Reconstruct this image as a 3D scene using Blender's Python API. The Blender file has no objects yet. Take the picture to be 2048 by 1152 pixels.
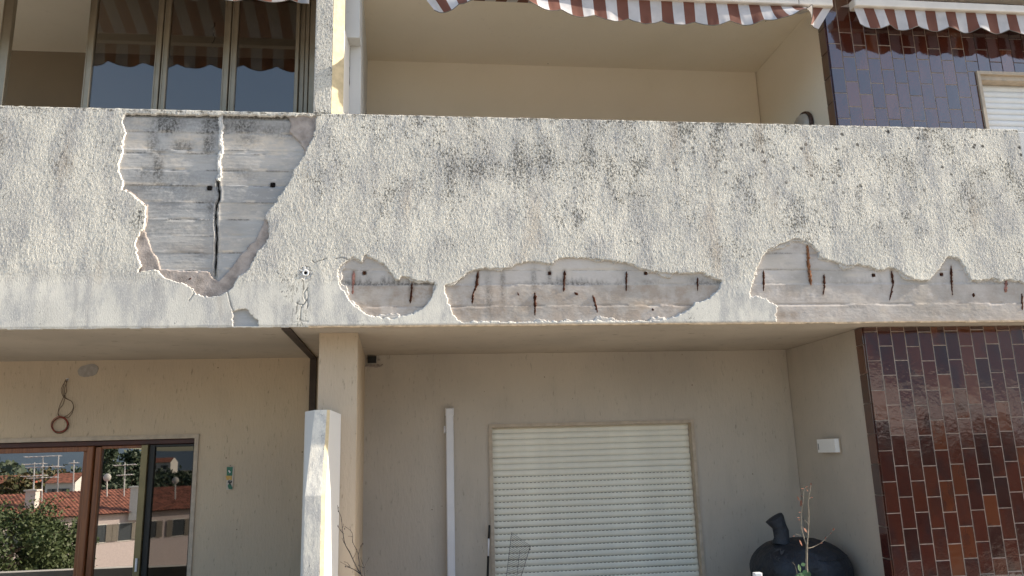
import bpy, math, random
import numpy as np
from mathutils import Vector, Matrix
random.seed(7)
RS = np.random.RandomState(11)

# ------------------------------------------------------------------ camera, light, exposure
scene = bpy.context.scene
YAW, PITCH, ROLL, FPX = 0.1210, 0.2137, -0.0286, 1536.6
CAM = np.array([0.0, -4.562, -0.773])
_r = np.array([math.cos(YAW), -math.sin(YAW), 0.0]); _f = np.array([math.sin(YAW), math.cos(YAW), 0.0]); _u = np.array([0, 0, 1.0])
F2 = _f*math.cos(PITCH) + _u*math.sin(PITCH); U2 = _u*math.cos(PITCH) - _f*math.sin(PITCH)
R3 = _r*math.cos(ROLL) + U2*math.sin(ROLL); U3 = U2*math.cos(ROLL) - _r*math.sin(ROLL)
cam_data = bpy.data.cameras.new("camera"); cam = bpy.data.objects.new("camera", cam_data)
scene.collection.objects.link(cam)
cam.matrix_world = Matrix(((R3[0], U3[0], -F2[0], CAM[0]), (R3[1], U3[1], -F2[1], CAM[1]), (R3[2], U3[2], -F2[2], CAM[2]), (0, 0, 0, 1)))
cam_data.sensor_width = 36.0; cam_data.lens = FPX/2048*36.0; cam_data.clip_start = 0.05; cam_data.clip_end = 12000
scene.camera = cam

SUN_AZ, SUN_EL = math.radians(3.3), math.radians(28)     # azimuth in front of the facade plane, elevation
world = bpy.data.worlds.new("World"); scene.world = world; world.use_nodes = True
wn = world.node_tree.nodes; wl = world.node_tree.links
bg = wn["Background"]; sky = wn.new("ShaderNodeTexSky"); sky.sky_type = 'NISHITA'; sky.sun_disc = False
sky.sun_elevation = SUN_EL; sky.sun_rotation = math.pi/2 + SUN_AZ
sky.air_density = 1.0; sky.dust_density = 1.6; sky.ozone_density = 1.0
bg.inputs['Strength'].default_value = 0.13
wl.new(sky.outputs[0], bg.inputs['Color'])
sd = bpy.data.lights.new("sun", 'SUN'); sd.energy = 4.6; sd.angle = math.radians(0.5); sd.color = (1.0, 0.91, 0.78)
sun = bpy.data.objects.new("sun", sd); scene.collection.objects.link(sun)
S = Vector((math.cos(SUN_EL)*math.cos(SUN_AZ), -math.cos(SUN_EL)*math.sin(SUN_AZ), math.sin(SUN_EL)))
sun.rotation_euler = S.to_track_quat('Z', 'Y').to_euler(); sun.location = (20, -5, 12)
scene.view_settings.view_transform = 'Standard'; scene.view_settings.look = 'None'
scene.view_settings.gamma = 1; scene.view_settings.use_curve_mapping = False
scene.view_settings.exposure = 1.2
scene.render.engine = 'CYCLES'
scene.cycles.max_bounces = 10; scene.cycles.diffuse_bounces = 6; scene.cycles.glossy_bounces = 6
scene.cycles.transparent_max_bounces = 12

COL = scene.collection
def W(u, v, ax, val):
    """point where the sight line of photo pixel (u, v) meets the plane axis = val"""
    d = F2 + R3*(u-1024)/FPX - U3*(v-576)/FPX
    return CAM + d*((val-CAM[ax])/d[ax])

# ------------------------------------------------------------------ materials
def new_mat(name):
    m = bpy.data.materials.new(name); m.use_nodes = True
    nt = m.node_tree; return m, nt, nt.nodes["Principled BSDF"]
class G:
    """small node-graph helper"""
    def __init__(s, nt): s.nt = nt; s.n = nt.nodes; s.l = nt.links
    def co(s, kind='Object', scale=(1, 1, 1), loc=(0, 0, 0), vec=None):
        if vec is None:
            t = s.n.new('ShaderNodeTexCoord'); vec = t.outputs[kind]
        mp = s.n.new('ShaderNodeMapping'); mp.inputs['Scale'].default_value = scale; mp.inputs['Location'].default_value = loc
        s.l.new(vec, mp.inputs[0]); return mp.outputs[0]
    def noise(s, vec, scale=5, detail=4, rough=.55, dist=0):
        t = s.n.new('ShaderNodeTexNoise'); t.inputs['Scale'].default_value = scale; t.inputs['Detail'].default_value = detail
        t.inputs['Roughness'].default_value = rough; t.inputs['Distortion'].default_value = dist
        s.l.new(vec, t.inputs['Vector']); return t.outputs['Fac']
    def ramp(s, fac, a, b, va=0.0, vb=1.0):
        t = s.n.new('ShaderNodeMapRange'); t.interpolation_type = 'SMOOTHSTEP'
        t.inputs[1].default_value = a; t.inputs[2].default_value = b; t.inputs[3].default_value = va; t.inputs[4].default_value = vb
        s.l.new(fac, t.inputs[0]); return t.outputs[0]
    def mix(s, fac, a, b, mode='MIX'):
        t = s.n.new('ShaderNodeMix'); t.data_type = 'RGBA'; t.blend_type = mode
        for sock, v in ((t.inputs[0], fac), (t.inputs[6], a), (t.inputs[7], b)):
            if hasattr(v, 'links') or hasattr(v, 'is_output'): s.l.new(v, sock)
            elif isinstance(v, (int, float)): sock.default_value = v
            else: sock.default_value = (*v, 1)
        return t.outputs[2]
    def math(s, op, a, b=0.0):
        t = s.n.new('ShaderNodeMath'); t.operation = op
        for sock, v in ((t.inputs[0], a), (t.inputs[1], b)):
            if isinstance(v, (int, float)): sock.default_value = v
            else: s.l.new(v, sock)
        return t.outputs[0]
    def sep(s, vec):
        t = s.n.new('ShaderNodeSeparateXYZ'); s.l.new(vec, t.inputs[0]); return t.outputs
    def bump(s, h, dist, strength=1.0, nrm=None):
        t = s.n.new('ShaderNodeBump'); t.inputs['Distance'].default_value = dist; t.inputs['Strength'].default_value = strength
        s.l.new(h, t.inputs['Height'])
        if nrm is not None: s.l.new(nrm, t.inputs['Normal'])
        return t.outputs[0]
    def voro(s, vec, scale, feature='F1'):
        t = s.n.new('ShaderNodeTexVoronoi'); t.inputs['Scale'].default_value = scale; t.feature = feature
        s.l.new(vec, t.inputs['Vector']); return t.outputs['Distance'], t.outputs['Color'] if feature == 'F1' else None

def plain(name, col, rough=.6, metal=0.0, var=.12, nscale=8, bump=0.0, bscale=60, coat=0.0, spec=.5):
    m, nt, b = new_mat(name); g = G(nt); v = g.co('Object')
    n = g.noise(v, nscale, 4)
    c = g.mix(g.ramp(n, .3, .7), tuple(x*(1-var) for x in col), tuple(min(1, x*(1+var)) for x in col))
    nt.links.new(c, b.inputs['Base Color'])
    b.inputs['Roughness'].default_value = rough; b.inputs['Metallic'].default_value = metal
    b.inputs['Coat Weight'].default_value = coat; b.inputs['Specular IOR Level'].default_value = spec
    if bump: nt.links.new(g.bump(g.noise(v, bscale, 5), bump), b.inputs['Normal'])
    return m

def attr(g, name='stain'):
    t = g.n.new('ShaderNodeAttribute'); t.attribute_name = name; return g.sep(t.outputs['Color'])
def mat_parapet():
    m, nt, b = new_mat("weathered_plaster"); g = G(nt); v = g.co('Object'); z = g.sep(v)[2]; x = g.sep(v)[0]
    base = g.mix(g.ramp(g.noise(v, 2.2, 5), .35, .68), (.80, .755, .65), (.62, .59, .52))
    base = g.mix(g.ramp(g.noise(g.co(scale=(6, 6, 2.6)), 1.0, 6, .7), .44, .64, 0, .8), base, (.43, .42, .405))
    # fine grey and pale grain over the float finish
    fine = g.noise(g.co(scale=(170, 170, 75)), 1, 4, .7)
    base = g.mix(g.math('MULTIPLY', g.ramp(fine, .52, .66), g.ramp(z, .22, .34, .12, .55)), base, (.25, .24, .22))
    base = g.mix(g.math('MULTIPLY', g.ramp(fine, .48, .36), .7), base, (.80, .76, .66))
    # mould speckles gathered in clusters, thicker towards the top and to the right
    spk = g.noise(g.co(scale=(90, 90, 60), loc=(3, 1, 7)), 1, 5, .75); clus = g.noise(g.co(scale=(3.4, 3.4, 2.6)), 1, 6, .75)
    k = g.math('ADD', g.math('MULTIPLY', spk, .55), g.math('MULTIPLY', clus, .45))
    k = g.math('ADD', k, g.math('ADD', g.ramp(z, .22, 1.0, -.040, .004), g.ramp(x, -1.8, 0.6, -.022, .002)))
    base = g.mix(g.ramp(k, .524, .575, 0, .85), base, (.095, .09, .078))
    edge = g.math('ADD', g.noise(g.co(scale=(26, 26, 40)), 1, 5, .75), g.math('ADD', g.ramp(z, 1.27, 1.35, -.2, .06), g.ramp(z, 1.351, 1.37, 0, -.3)))
    base = g.mix(g.ramp(edge, .55, .62, 0, .8), base, (.09, .085, .07))
    # separate dark lichen dots
    d, cc = g.voro(g.co(scale=(1, .2, 1)), 15)
    pick = g.ramp(g.sep(cc)[0], .45, .47)
    d2 = g.math('ADD', d, g.math('MULTIPLY', g.noise(v, 90, 3), .22))
    dot = g.math('MULTIPLY', g.ramp(d2, .34, .24), pick)
    dot = g.math('MULTIPLY', dot, g.math('MULTIPLY', g.ramp(z, .45, 1.15, .0, 1.0), g.ramp(x, -1.0, 3.4, .10, 1.0)))
    base = g.mix(g.math('MULTIPLY', dot, .9), base, (.06, .055, .05))
    base = g.mix(g.math('MULTIPLY', g.ramp(g.noise(g.co(scale=(5, 5, 1.2), loc=(9, 2, 1)), 1, 5), .55, .74), .45), base, (.44, .36, .28))
    base = g.mix(g.math('MULTIPLY', g.ramp(g.noise(g.co(scale=(14, 14, 3), loc=(5, 2, 1)), 1, 5, .7), .50, .72), g.ramp(z, .34, .26, 0, .55)), base, (.36, .34, .32))
    drain = g.math('MULTIPLY', g.ramp(g.math('ABSOLUTE', g.math('ADD', x, .715)), .10, .0), g.ramp(z, .33, .30))
    streak = g.ramp(g.noise(g.co(scale=(70, 70, 16)), 1, 5, .75), .52, .60)
    base = g.mix(g.math('MULTIPLY', g.math('MULTIPLY', drain, streak), .85), base, (.10, .09, .07))
    base = g.mix(g.math('MULTIPLY', attr(g)[0], .9), base, (.075, .068, .058))
    nt.links.new(base, b.inputs['Base Color']); b.inputs['Roughness'].default_value = .93
    b.inputs['Specular IOR Level'].default_value = .15
    h = g.noise(g.co(scale=(170, 170, 55)), 1, 3, .62)
    h = g.math('MULTIPLY', g.ramp(h, .34, .68), g.ramp(z, .22, .33, .12, 1.0))
    bn = g.bump(h, .0031, 1.0); bn = g.bump(g.noise(g.co(scale=(330, 330, 230)), 1, 3, .7), .0013, .8, bn)
    nt.links.new(bn, b.inputs['Normal'])
    return m
def mat_concrete(name, warm=0.0):
    m, nt, b = new_mat(name); g = G(nt); v = g.co('Object'); z = g.sep(v)[2]; x = g.sep(v)[0]; st = attr(g)
    base = g.mix(g.ramp(g.noise(g.co(scale=(2.6, 1, 4) if warm else (1.6, 1, 5)), 1, 5), .35, .66), (.575, .525, .475) if warm else (.455, .45, .435), (.43, .395, .355) if warm else (.325, .32, .31))
    base = g.mix(g.ramp(g.noise(v, 3.4, 6, .7), .56, .75, 0, .6), base, (.32, .26, .215) if warm else (.27, .255, .25))
    base = g.mix(g.ramp(g.noise(g.co(scale=(17, 17, 22) if warm else (16, 16, 45)), 1, 5, .75), .55, .66, 0, .5), base, (.62, .58, .55))
    base = g.mix(g.math('MULTIPLY', st[1], g.ramp(g.noise(g.co(scale=(14, 14, 40)), 1, 5, .7), .36, .55, .35, 1)), base, (.62, .55, .46))
    base = g.mix(g.math('MULTIPLY', st[2], g.ramp(g.noise(g.co(scale=(10, 10, 10)), 1, 5, .7), .36, .62, .25, 1)), base, (.33, .25, .185) if warm else (.25, .19, .145))
    spk = g.ramp(g.noise(g.co(scale=(80, 80, 60)), 1, 5, .75), .40, .60, .30, 1)
    base = g.mix(g.math('MULTIPLY', g.math('MULTIPLY', st[0], spk), .93), base, (.075, .07, .062))
    nt.links.new(base, b.inputs['Base Color']); b.inputs['Roughness'].default_value = .9; b.inputs['Specular IOR Level'].default_value = .2
    nt.links.new(g.bump(g.noise(g.co(scale=(60, 60, 120)), 1, 5, .65), .0012), b.inputs['Normal'])
    return m
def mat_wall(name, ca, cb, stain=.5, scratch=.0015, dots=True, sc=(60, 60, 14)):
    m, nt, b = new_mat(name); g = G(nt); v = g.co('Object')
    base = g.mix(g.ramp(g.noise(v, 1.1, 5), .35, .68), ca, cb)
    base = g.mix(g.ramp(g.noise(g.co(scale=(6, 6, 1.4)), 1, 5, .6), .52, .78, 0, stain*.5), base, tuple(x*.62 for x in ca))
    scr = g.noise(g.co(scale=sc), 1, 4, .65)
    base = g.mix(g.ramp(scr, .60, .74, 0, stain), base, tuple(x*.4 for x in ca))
    if dots:
        d, cc = g.voro(v, 8); pick = g.ramp(g.sep(cc)[1], .66, .68)
        base = g.mix(g.math('MULTIPLY', g.math('MULTIPLY', g.ramp(g.math('ADD', d, g.math('MULTIPLY', g.noise(v, 70, 3), .08)), .085, .065), pick), .85), base, (.05, .035, .02))
    nt.links.new(base, b.inputs['Base Color']); b.inputs['Roughness'].default_value = .92; b.inputs['Specular IOR Level'].default_value = .15
    nt.links.new(g.bump(scr, scratch*2.2), b.inputs['Normal'])
    return m
def mat_tile():
    m, nt, b = new_mat("glazed_tile"); g = G(nt); v = g.co('Object')
    oi = nt.nodes.new('ShaderNodeObjectInfo'); rnd = oi.outputs['Random']
    va = nt.nodes.new('ShaderNodeVectorMath'); va.operation = 'ADD'; nt.links.new(v, va.inputs[0])
    cmb = nt.nodes.new('ShaderNodeCombineXYZ'); nt.links.new(g.math('MULTIPLY', rnd, 37), cmb.inputs[0]); nt.links.new(g.math('MULTIPLY', rnd, 91), cmb.inputs[2])
    nt.links.new(cmb.outputs[0], va.inputs[1]); vv = va.outputs[0]
    cr = nt.nodes.new('ShaderNodeValToRGB'); e = cr.color_ramp; e.elements[0].position = 0; e.elements[0].color = (.032, .010, .009, 1)
    e.elements[1].position = 1; e.elements[1].color = (.115, .034, .014, 1)
    for p_, c_ in ((.3, (.065, .016, .011, 1)), (.6, (.064, .017, .011, 1)), (.8, (.080, .021, .012, 1))):
        q = e.elements.new(p_); q.color = c_
    nt.links.new(rnd, cr.inputs[0])
    dark = g.mix(g.ramp(g.noise(g.co(vec=vv, scale=(6, 6, 3.5)), 1, 3), .48, .72, 0, .75), cr.outputs[0], (.026, .016, .018))
    c = g.mix(g.ramp(g.noise(vv, 160, 3), .66, .74, 0, .5), dark, (.25, .10, .04))
    nt.links.new(c, b.inputs['Base Color'])
    n = g.noise(vv, 12, 3)
    nt.links.new(g.ramp(g.noise(vv, 7, 3), .3, .7, .05, .13), b.inputs['Roughness'])
    b.inputs['IOR'].default_value = 1.62; b.inputs['Coat Weight'].default_value = 1.0; b.inputs['Coat Roughness'].default_value = .03; b.inputs['Coat IOR'].default_value = 1.6
    bn = g.bump(n, .0011); bn = g.bump(g.noise(vv, 75, 3, .6), .00018, 1.0, bn)
    nt.links.new(bn, b.inputs['Normal']); nt.links.new(bn, b.inputs['Coat Normal'])
    return m
def mat_glass(name, mirror, tint, rough=.0, trans=True):
    """window glass: a reflecting layer over a see-through or dark body"""
    m, nt, b = new_mat(name); nt.nodes.remove(b); out = nt.nodes['Material Output']
    gl = nt.nodes.new('ShaderNodeBsdfGlossy'); gl.inputs['Roughness'].default_value = rough; gl.inputs['Color'].default_value = (.96, .90, .82, 1)
    if trans: t = nt.nodes.new('ShaderNodeBsdfTransparent')
    else: t = nt.nodes.new('ShaderNodeBsdfDiffuse')
    t.inputs['Color'].default_value = (*tint, 1)
    fr = nt.nodes.new('ShaderNodeFresnel'); fr.inputs['IOR'].default_value = 1.5
    g = G(nt); fac = g.math('ADD', g.math('MULTIPLY', fr.outputs[0], 1.0), mirror)
    mx = nt.nodes.new('ShaderNodeMixShader'); nt.links.new(fac, mx.inputs[0]); nt.links.new(t.outputs[0], mx.inputs[1]); nt.links.new(gl.outputs[0], mx.inputs[2])
    nt.links.new(mx.outputs[0], out.inputs['Surface']); return m
def mat_wood():
    m, nt, b = new_mat("varnished_wood"); g = G(nt); v = g.co('Object', scale=(60, 60, 3))
    c = g.mix(g.ramp(g.noise(v, 1, 5, .6), .35, .7), (.27, .10, .035), (.16, .05, .018))
    nt.links.new(c, b.inputs['Base Color']); b.inputs['Roughness'].default_value = .35; return m
def mat_foliage(name, ca, cb):
    m, nt, b = new_mat(name); g = G(nt); v = g.co('Object')
    c = g.mix(g.ramp(g.noise(v, .9, 4), .35, .65), ca, cb)
    nt.links.new(c, b.inputs['Base Color']); b.inputs['Roughness'].default_value = .6; return m
def mat_fabric(name, col):
    m, nt, b = new_mat(name); g = G(nt); v = g.co('Object')
    c = g.mix(g.ramp(g.noise(v, 9, 5), .4, .75), col, tuple(x*.82 for x in col))
    nt.links.new(c, b.inputs['Base Color']); b.inputs['Roughness'].default_value = .85
    out = nt.nodes['Material Output']; tr = nt.nodes.new('ShaderNodeBsdfTranslucent'); nt.links.new(c, tr.inputs[0])
    mx = nt.nodes.new('ShaderNodeMixShader'); mx.inputs[0].default_value = .22
    nt.links.new(b.outputs[0], mx.inputs[1]); nt.links.new(tr.outputs[0], mx.inputs[2]); nt.links.new(mx.outputs[0], out.inputs['Surface'])
    return m

M = {}
M['parapet'] = mat_parapet()
M['mortar'] = plain("broken_mortar", (.62, .60, .56), .95, var=.18, nscale=30, bump=.003, bscale=180, spec=.1)
M['concrete'] = mat_concrete("board_marked_concrete")
M['concrete_low'] = mat_concrete("slab_edge_concrete", 1.0)
M['base_coat'] = plain("brown_base_coat", (.36, .31, .275), .95, var=.28, nscale=14, bump=.003, bscale=90, spec=.1)
M['pale_coat'] = plain('pale_base_coat', (.50, .465, .42), .95, var=.2, nscale=22, bump=.002, bscale=110, spec=.1)
M['rust'] = plain("rusted_steel", (.060, .022, .012), .9, var=.5, nscale=60, bump=.003, bscale=150, spec=.1)
M['rust_light'] = plain("rust_stain", (.22, .10, .05), .95, var=.5, nscale=60, bump=.003, bscale=150, spec=.1)
M['rust_red'] = plain("red_rust", (.30, .15, .12), .95, var=.5, nscale=60, spec=.1)
M['black'] = plain("hollow_shade_black", (.012, .010, .009), .95, spec=.05)  # black colour stands in for the shade inside cracks and holes
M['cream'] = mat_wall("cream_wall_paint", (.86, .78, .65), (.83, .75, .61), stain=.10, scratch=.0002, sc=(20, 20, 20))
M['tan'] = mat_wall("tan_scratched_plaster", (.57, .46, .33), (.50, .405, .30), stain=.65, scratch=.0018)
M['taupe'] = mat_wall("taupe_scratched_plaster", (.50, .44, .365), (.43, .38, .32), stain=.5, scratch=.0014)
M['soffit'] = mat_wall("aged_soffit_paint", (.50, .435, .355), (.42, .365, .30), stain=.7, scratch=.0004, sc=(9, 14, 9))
M['white_wall'] = mat_wall("white_wall_paint", (.66, .65, .62), (.60, .59, .565), stain=.12, scratch=.0003, sc=(20, 20, 20))
M['sun_yellow_edge'] = plain("sun_yellow_plaster", (.52, .43, .27), .9, var=.12, nscale=25, bump=.001)  # yellow of the sunlight is put into this edge colour
M['lip'] = plain("drip_edge_mortar", (.50, .38, .25), .92, var=.25, nscale=20, bump=.002)
M['tile'] = mat_tile()
M['grout'] = plain("pale_grout", (.34, .28, .23), .95, var=.2, nscale=30, spec=.1)
M['stone'] = plain("window_stone_surround", (.46, .38, .29), .75, var=.12, nscale=20, bump=.0006, bscale=90)
M['slat'] = plain("ivory_shutter_plastic", (.78, .745, .63), .45, var=.06, nscale=5)
M['slat_white'] = plain("white_shutter_plastic", (.74, .74, .72), .45, var=.04, nscale=5)
M['alu_white'] = plain("ivory_painted_aluminium", (.66, .60, .52), .45, var=.06)
M['bronze'] = plain("bronze_anodised_aluminium", (.34, .285, .20), .38, metal=.35, var=.08)
M['wood'] = mat_wood()
M['wood_dark'] = plain("dark_red_wood", (.055, .014, .008), .5, var=.2)
M['olive_alu'] = plain("olive_anodised_aluminium", (.20, .165, .085), .40, metal=.5, var=.08)
M['black_paint'] = plain("black_painted_frame", (.010, .010, .009), .5)
M['glass_up'] = mat_glass("loggia_glass", .10, (.62, .60, .57))
M['glass_low'] = mat_glass("reflecting_window_glass", .40, (.22, .22, .20))
M['glass_dark'] = mat_glass("dark_reflecting_glass", .08, (.12, .12, .12), rough=.012)
M['brown'] = mat_fabric("brown_awning_cloth", (.20, .075, .048))
M['white_cloth'] = mat_fabric("white_awning_cloth", (.66, .63, .62))
M['grey_cloth'] = mat_fabric('grey_awning_cloth', (.36, .35, .345))
M['hem'] = plain("grey_hem_tape", (.16, .145, .125), .8)
M['dark_steel'] = plain("brown_flat_steel", (.045, .030, .022), .7, var=.3, bump=.001)
M['pvc'] = plain("white_pvc", (.70, .69, .70), .4, var=.03)
M['lamp_white'] = plain("white_lamp_plastic", (.80, .79, .76), .4, var=.02)
M['lamp_brown'] = plain("brown_lamp_ring", (.05, .022, .014), .5)
M['opal'] = plain("opal_lamp_glass", (.42, .38, .33), .25)
M['black_fabric'] = plain("black_cover_fabric", (.013, .016, .022), .62, var=.3, nscale=6, bump=.03, bscale=11)
M['print_grey'] = plain("faint_grey_print", (.055, .056, .06), .8, var=.1)
M['green'] = plain("green_painted_tin", (.010, .12, .065), .4, var=.1)
M['yellow'] = plain("yellow_painted_tin", (.55, .33, .07), .5)
M['cream_paint'] = plain("pale_painted_tin", (.55, .48, .40), .6)
M['twig'] = plain("dark_twig_bark", (.045, .034, .027), .85, var=.3)
M['stem'] = plain("pale_dry_stem", (.20, .165, .12), .8, var=.25, nscale=30)
M['leaf'] = plain("small_green_leaf", (.05, .11, .03), .5, var=.3, nscale=30)
M['leaf_dry'] = plain("dry_red_leaf", (.20, .075, .04), .8, var=.3, nscale=30)
M['pot'] = plain("terracotta_pot", (.30, .13, .07), .85, var=.12)
M['wire_red'] = plain("red_cable", (.28, .035, .02), .5)
M['wire_brown'] = plain("brown_cable", (.08, .045, .022), .55)
M['wire_steel'] = plain("thin_steel_wire", (.10, .095, .09), .5, metal=.6)
M['floor'] = plain("balcony_floor_tiles", (.52, .42, .31), .6, var=.12)
M['ground'] = plain("pale_gravel_yard", (.30, .265, .21), .9, var=.25, nscale=.3)
M['hill'] = mat_foliage("haze_blue_hill", (.055, .080, .105), (.070, .100, .135))  # blue of the distance haze is put into the forest colour
M['roof'] = plain("terracotta_roof_tile", (.25, .095, .060), .9, var=.55, nscale=2.2)
M['pink'] = plain("pink_render", (.50, .435, .43), .9, var=.06)
M['pale'] = plain("white_render", (.62, .60, .57), .9, var=.06)
M['grey_render'] = plain('grey_render', (.27, .265, .275), .9, var=.15, nscale=.4)
M['red_render'] = plain("red_render", (.42, .12, .08), .9, var=.08)
M['win_dark'] = plain("dark_window_pane", (.05, .06, .07), .2)
M['antenna'] = plain("galvanised_antenna", (.55, .55, .56), .5, metal=.3)
M['fol_a'] = mat_foliage("bright_green_leaves", (.045, .075, .025), (.075, .10, .035))
M['fol_b'] = mat_foliage("cedar_needles", (.035, .060, .035), (.06, .085, .05))
M['fol_c'] = mat_foliage("autumn_leaves", (.12, .085, .035), (.07, .085, .03))
M['bark'] = plain("tree_bark", (.08, .06, .045), .9, var=.3)
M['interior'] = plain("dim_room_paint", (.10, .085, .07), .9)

# ------------------------------------------------------------------ mesh helpers
def link(o, parent=None):
    COL.objects.link(o)
    if parent is not None: o.parent = parent; o.matrix_parent_inverse = Matrix.Identity(4)
    return o
def tag(o, label=None, cat=None, group=None, kind=None):
    if label: o['label'] = label
    if cat: o['category'] = cat
    if group: o['group'] = group
    if kind: o['kind'] = kind
    return o
def thing(name, label, cat, group=None, loc=(0, 0, 0)):
    o = bpy.data.objects.new(name, None); o.location = loc; o.empty_display_size = .1
    link(o); return tag(o, label, cat, group)
class MB:
    def __init__(s): s.v = []; s.f = []; s.m = []
    def quad(s, a, b, c, d, mi=0):
        k = len(s.v); s.v += [tuple(map(float, p)) for p in (a, b, c, d)]; s.f.append((k, k+1, k+2, k+3)); s.m.append(mi); return s
    def poly(s, pts, mi=0):
        k = len(s.v); s.v += [tuple(map(float, p)) for p in pts]; s.f.append(tuple(range(k, k+len(pts)))); s.m.append(mi); return s
    def box(s, x0, x1, y0, y1, z0, z1, mi=0, bev=0.0):
        if bev <= 0:
            k = len(s.v)
            s.v += [(x0, y0, z0), (x1, y0, z0), (x1, y1, z0), (x0, y1, z0), (x0, y0, z1), (x1, y0, z1), (x1, y1, z1), (x0, y1, z1)]
            for f in ((0, 3, 2, 1), (4, 5, 6, 7), (0, 1, 5, 4), (1, 2, 6, 5), (2, 3, 7, 6), (3, 0, 4, 7)):
                s.f.append(tuple(k+i for i in f)); s.m.append(mi)
            return s
        # front face (towards -Y) bevelled box, for tiles, slats and frames
        b = bev; k = len(s.v)
        s.v += [(x0, y1, z0), (x1, y1, z0), (x1, y1, z1), (x0, y1, z1), (x0, y0+b, z0), (x1, y0+b, z0), (x1, y0+b, z1), (x0, y0+b, z1),
                (x0+b, y0, z0+b), (x1-b, y0, z0+b), (x1-b, y0, z1-b), (x0+b, y0, z1-b)]
        for f in ((0, 3, 2, 1), (0, 1, 5, 4), (1, 2, 6, 5), (2, 3, 7, 6), (3, 0, 4, 7), (4, 5, 9, 8), (5, 6, 10, 9), (6, 7, 11, 10), (7, 4, 8, 11), (8, 9, 10, 11)):
            s.f.append(tuple(k+i for i in f)); s.m.append(mi)
        return s
    def prism(s, poly, z0, z1, mi=0):
        """vertical prism over plan polygon [(x,y)...] counter-clockwise"""
        n = len(poly); k = len(s.v)
        z0f = z0 if callable(z0) else (lambda x, y: z0); z1f = z1 if callable(z1) else (lambda x, y: z1)
        s.v += [(x, y, z0f(x, y)) for x, y in poly] + [(x, y, z1f(x, y)) for x, y in poly]
        s.f.append(tuple(k+i for i in range(n))[::-1]); s.f.append(tuple(k+n+i for i in range(n))); s.m += [mi, mi]
        for i in range(n):
            j = (i+1) % n; s.f.append((k+i, k+j, k+n+j, k+n+i)); s.m.append(mi)
        return s
    def tube(s, pts, rad, n=6, mi=0, jit=0.0, squash=1.0):
        pts = [np.array(p, float) for p in pts]; k0 = len(s.v); N = len(pts)
        for i, p in enumerate(pts):
            d = pts[min(i+1, N-1)] - pts[max(i-1, 0)]; d = d/(np.linalg.norm(d)+1e-9)
            a = np.cross(d, (0, 1, 0)) if abs(d[1]) < .9 else np.cross(d, (1, 0, 0)); a /= np.linalg.norm(a); b2 = np.cross(d, a)
            r = rad[i] if hasattr(rad, '__len__') else rad
            for j in range(n):
                t = 2*math.pi*j/n; rr = r*(1+jit*random.uniform(-1, 1))
                q = p + (a*math.cos(t) + b2*math.sin(t)*squash)*rr; s.v.append(tuple(q))
        for i in range(N-1):
            for j in range(n):
                j2 = (j+1) % n; s.f.append((k0+i*n+j, k0+i*n+j2, k0+(i+1)*n+j2, k0+(i+1)*n+j)); s.m.append(mi)
        s.f.append(tuple(k0+j for j in range(n))[::-1]); s.f.append(tuple(k0+(N-1)*n+j for j in range(n))); s.m += [mi, mi]
        return s
    def lathe(s, prof, c, axis='z', n=24, mi=0, jit=0.0):
        k0 = len(s.v); L = len(prof)
        for r, h in prof:
            for j in range(n):
                t = 2*math.pi*j/n; a, b = r*math.cos(t), r*math.sin(t)
                p = {'z': (a, b, h), 'y': (a, h, b), 'x': (h, a, b)}[axis]; s.v.append(tuple(c[i]+p[i] for i in range(3)))
        for i in range(L-1):
            for j in range(n):
                j2 = (j+1) % n; s.f.append((k0+i*n+j, k0+i*n+j2, k0+(i+1)*n+j2, k0+(i+1)*n+j)); s.m.append(mi)
        return s
    def build(s, name, mats, parent=None, smooth=False):
        me = bpy.data.meshes.new(name); me.from_pydata(s.v, [], s.f)
        for m in (mats if isinstance(mats, (list, tuple)) else [mats]): me.materials.append(m)
        me.polygons.foreach_set('material_index', s.m)
        if smooth: me.polygons.foreach_set('use_smooth', [True]*len(s.f))
        me.update(); o = bpy.data.objects.new(name, me); return link(o, parent)
def fast_mesh(name, V, Q, mats, mi=None, parent=None, smooth=True):
    me = bpy.data.meshes.new(name); V = np.asarray(V, np.float32); Q = np.asarray(Q, np.int32)
    me.vertices.add(len(V)); me.vertices.foreach_set('co', V.ravel())
    k = Q.shape[1]; me.loops.add(Q.size); me.loops.foreach_set('vertex_index', Q.ravel())
    me.polygons.add(len(Q)); me.polygons.foreach_set('loop_start', np.arange(0, Q.size, k, dtype=np.int32)); 
    me.polygons.foreach_set('loop_total', np.full(len(Q), k, np.int32))
    for m in mats: me.materials.append(m)
    if mi is not None: me.polygons.foreach_set('material_index', np.asarray(mi, np.int32))
    if smooth: me.polygons.foreach_set('use_smooth', np.ones(len(Q), bool))
    me.update(calc_edges=True); me.validate()
    o = bpy.data.objects.new(name, me); return link(o, parent)

_lat = RS.rand(512, 512).astype(np.float32)
def vnoise(x, z, ox=0, oz=0):
    x = x+ox; z = z+oz; xi = np.floor(x).astype(int); zi = np.floor(z).astype(int); fx = x-xi; fz = z-zi
    fx = fx*fx*(3-2*fx); fz = fz*fz*(3-2*fz)
    a = _lat[xi % 512, zi % 512]; b = _lat[(xi+1) % 512, zi % 512]; c = _lat[xi % 512, (zi+1) % 512]; d = _lat[(xi+1) % 512, (zi+1) % 512]
    return (a*(1-fx)+b*fx)*(1-fz)+(c*(1-fx)+d*fx)*fz
def fbm(x, z, o=4, ox=0):
    r = 0; a = 1; t = 0
    for i in range(o): r = r+a*vnoise(x*2**i, z*2**i, ox+17.3*i, 5.1*i+ox); t += a; a *= .5
    return r/t
def sstep(a, b, x):
    t = np.clip((x-a)/(b-a), 0, 1); return t*t*(3-2*t)

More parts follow.
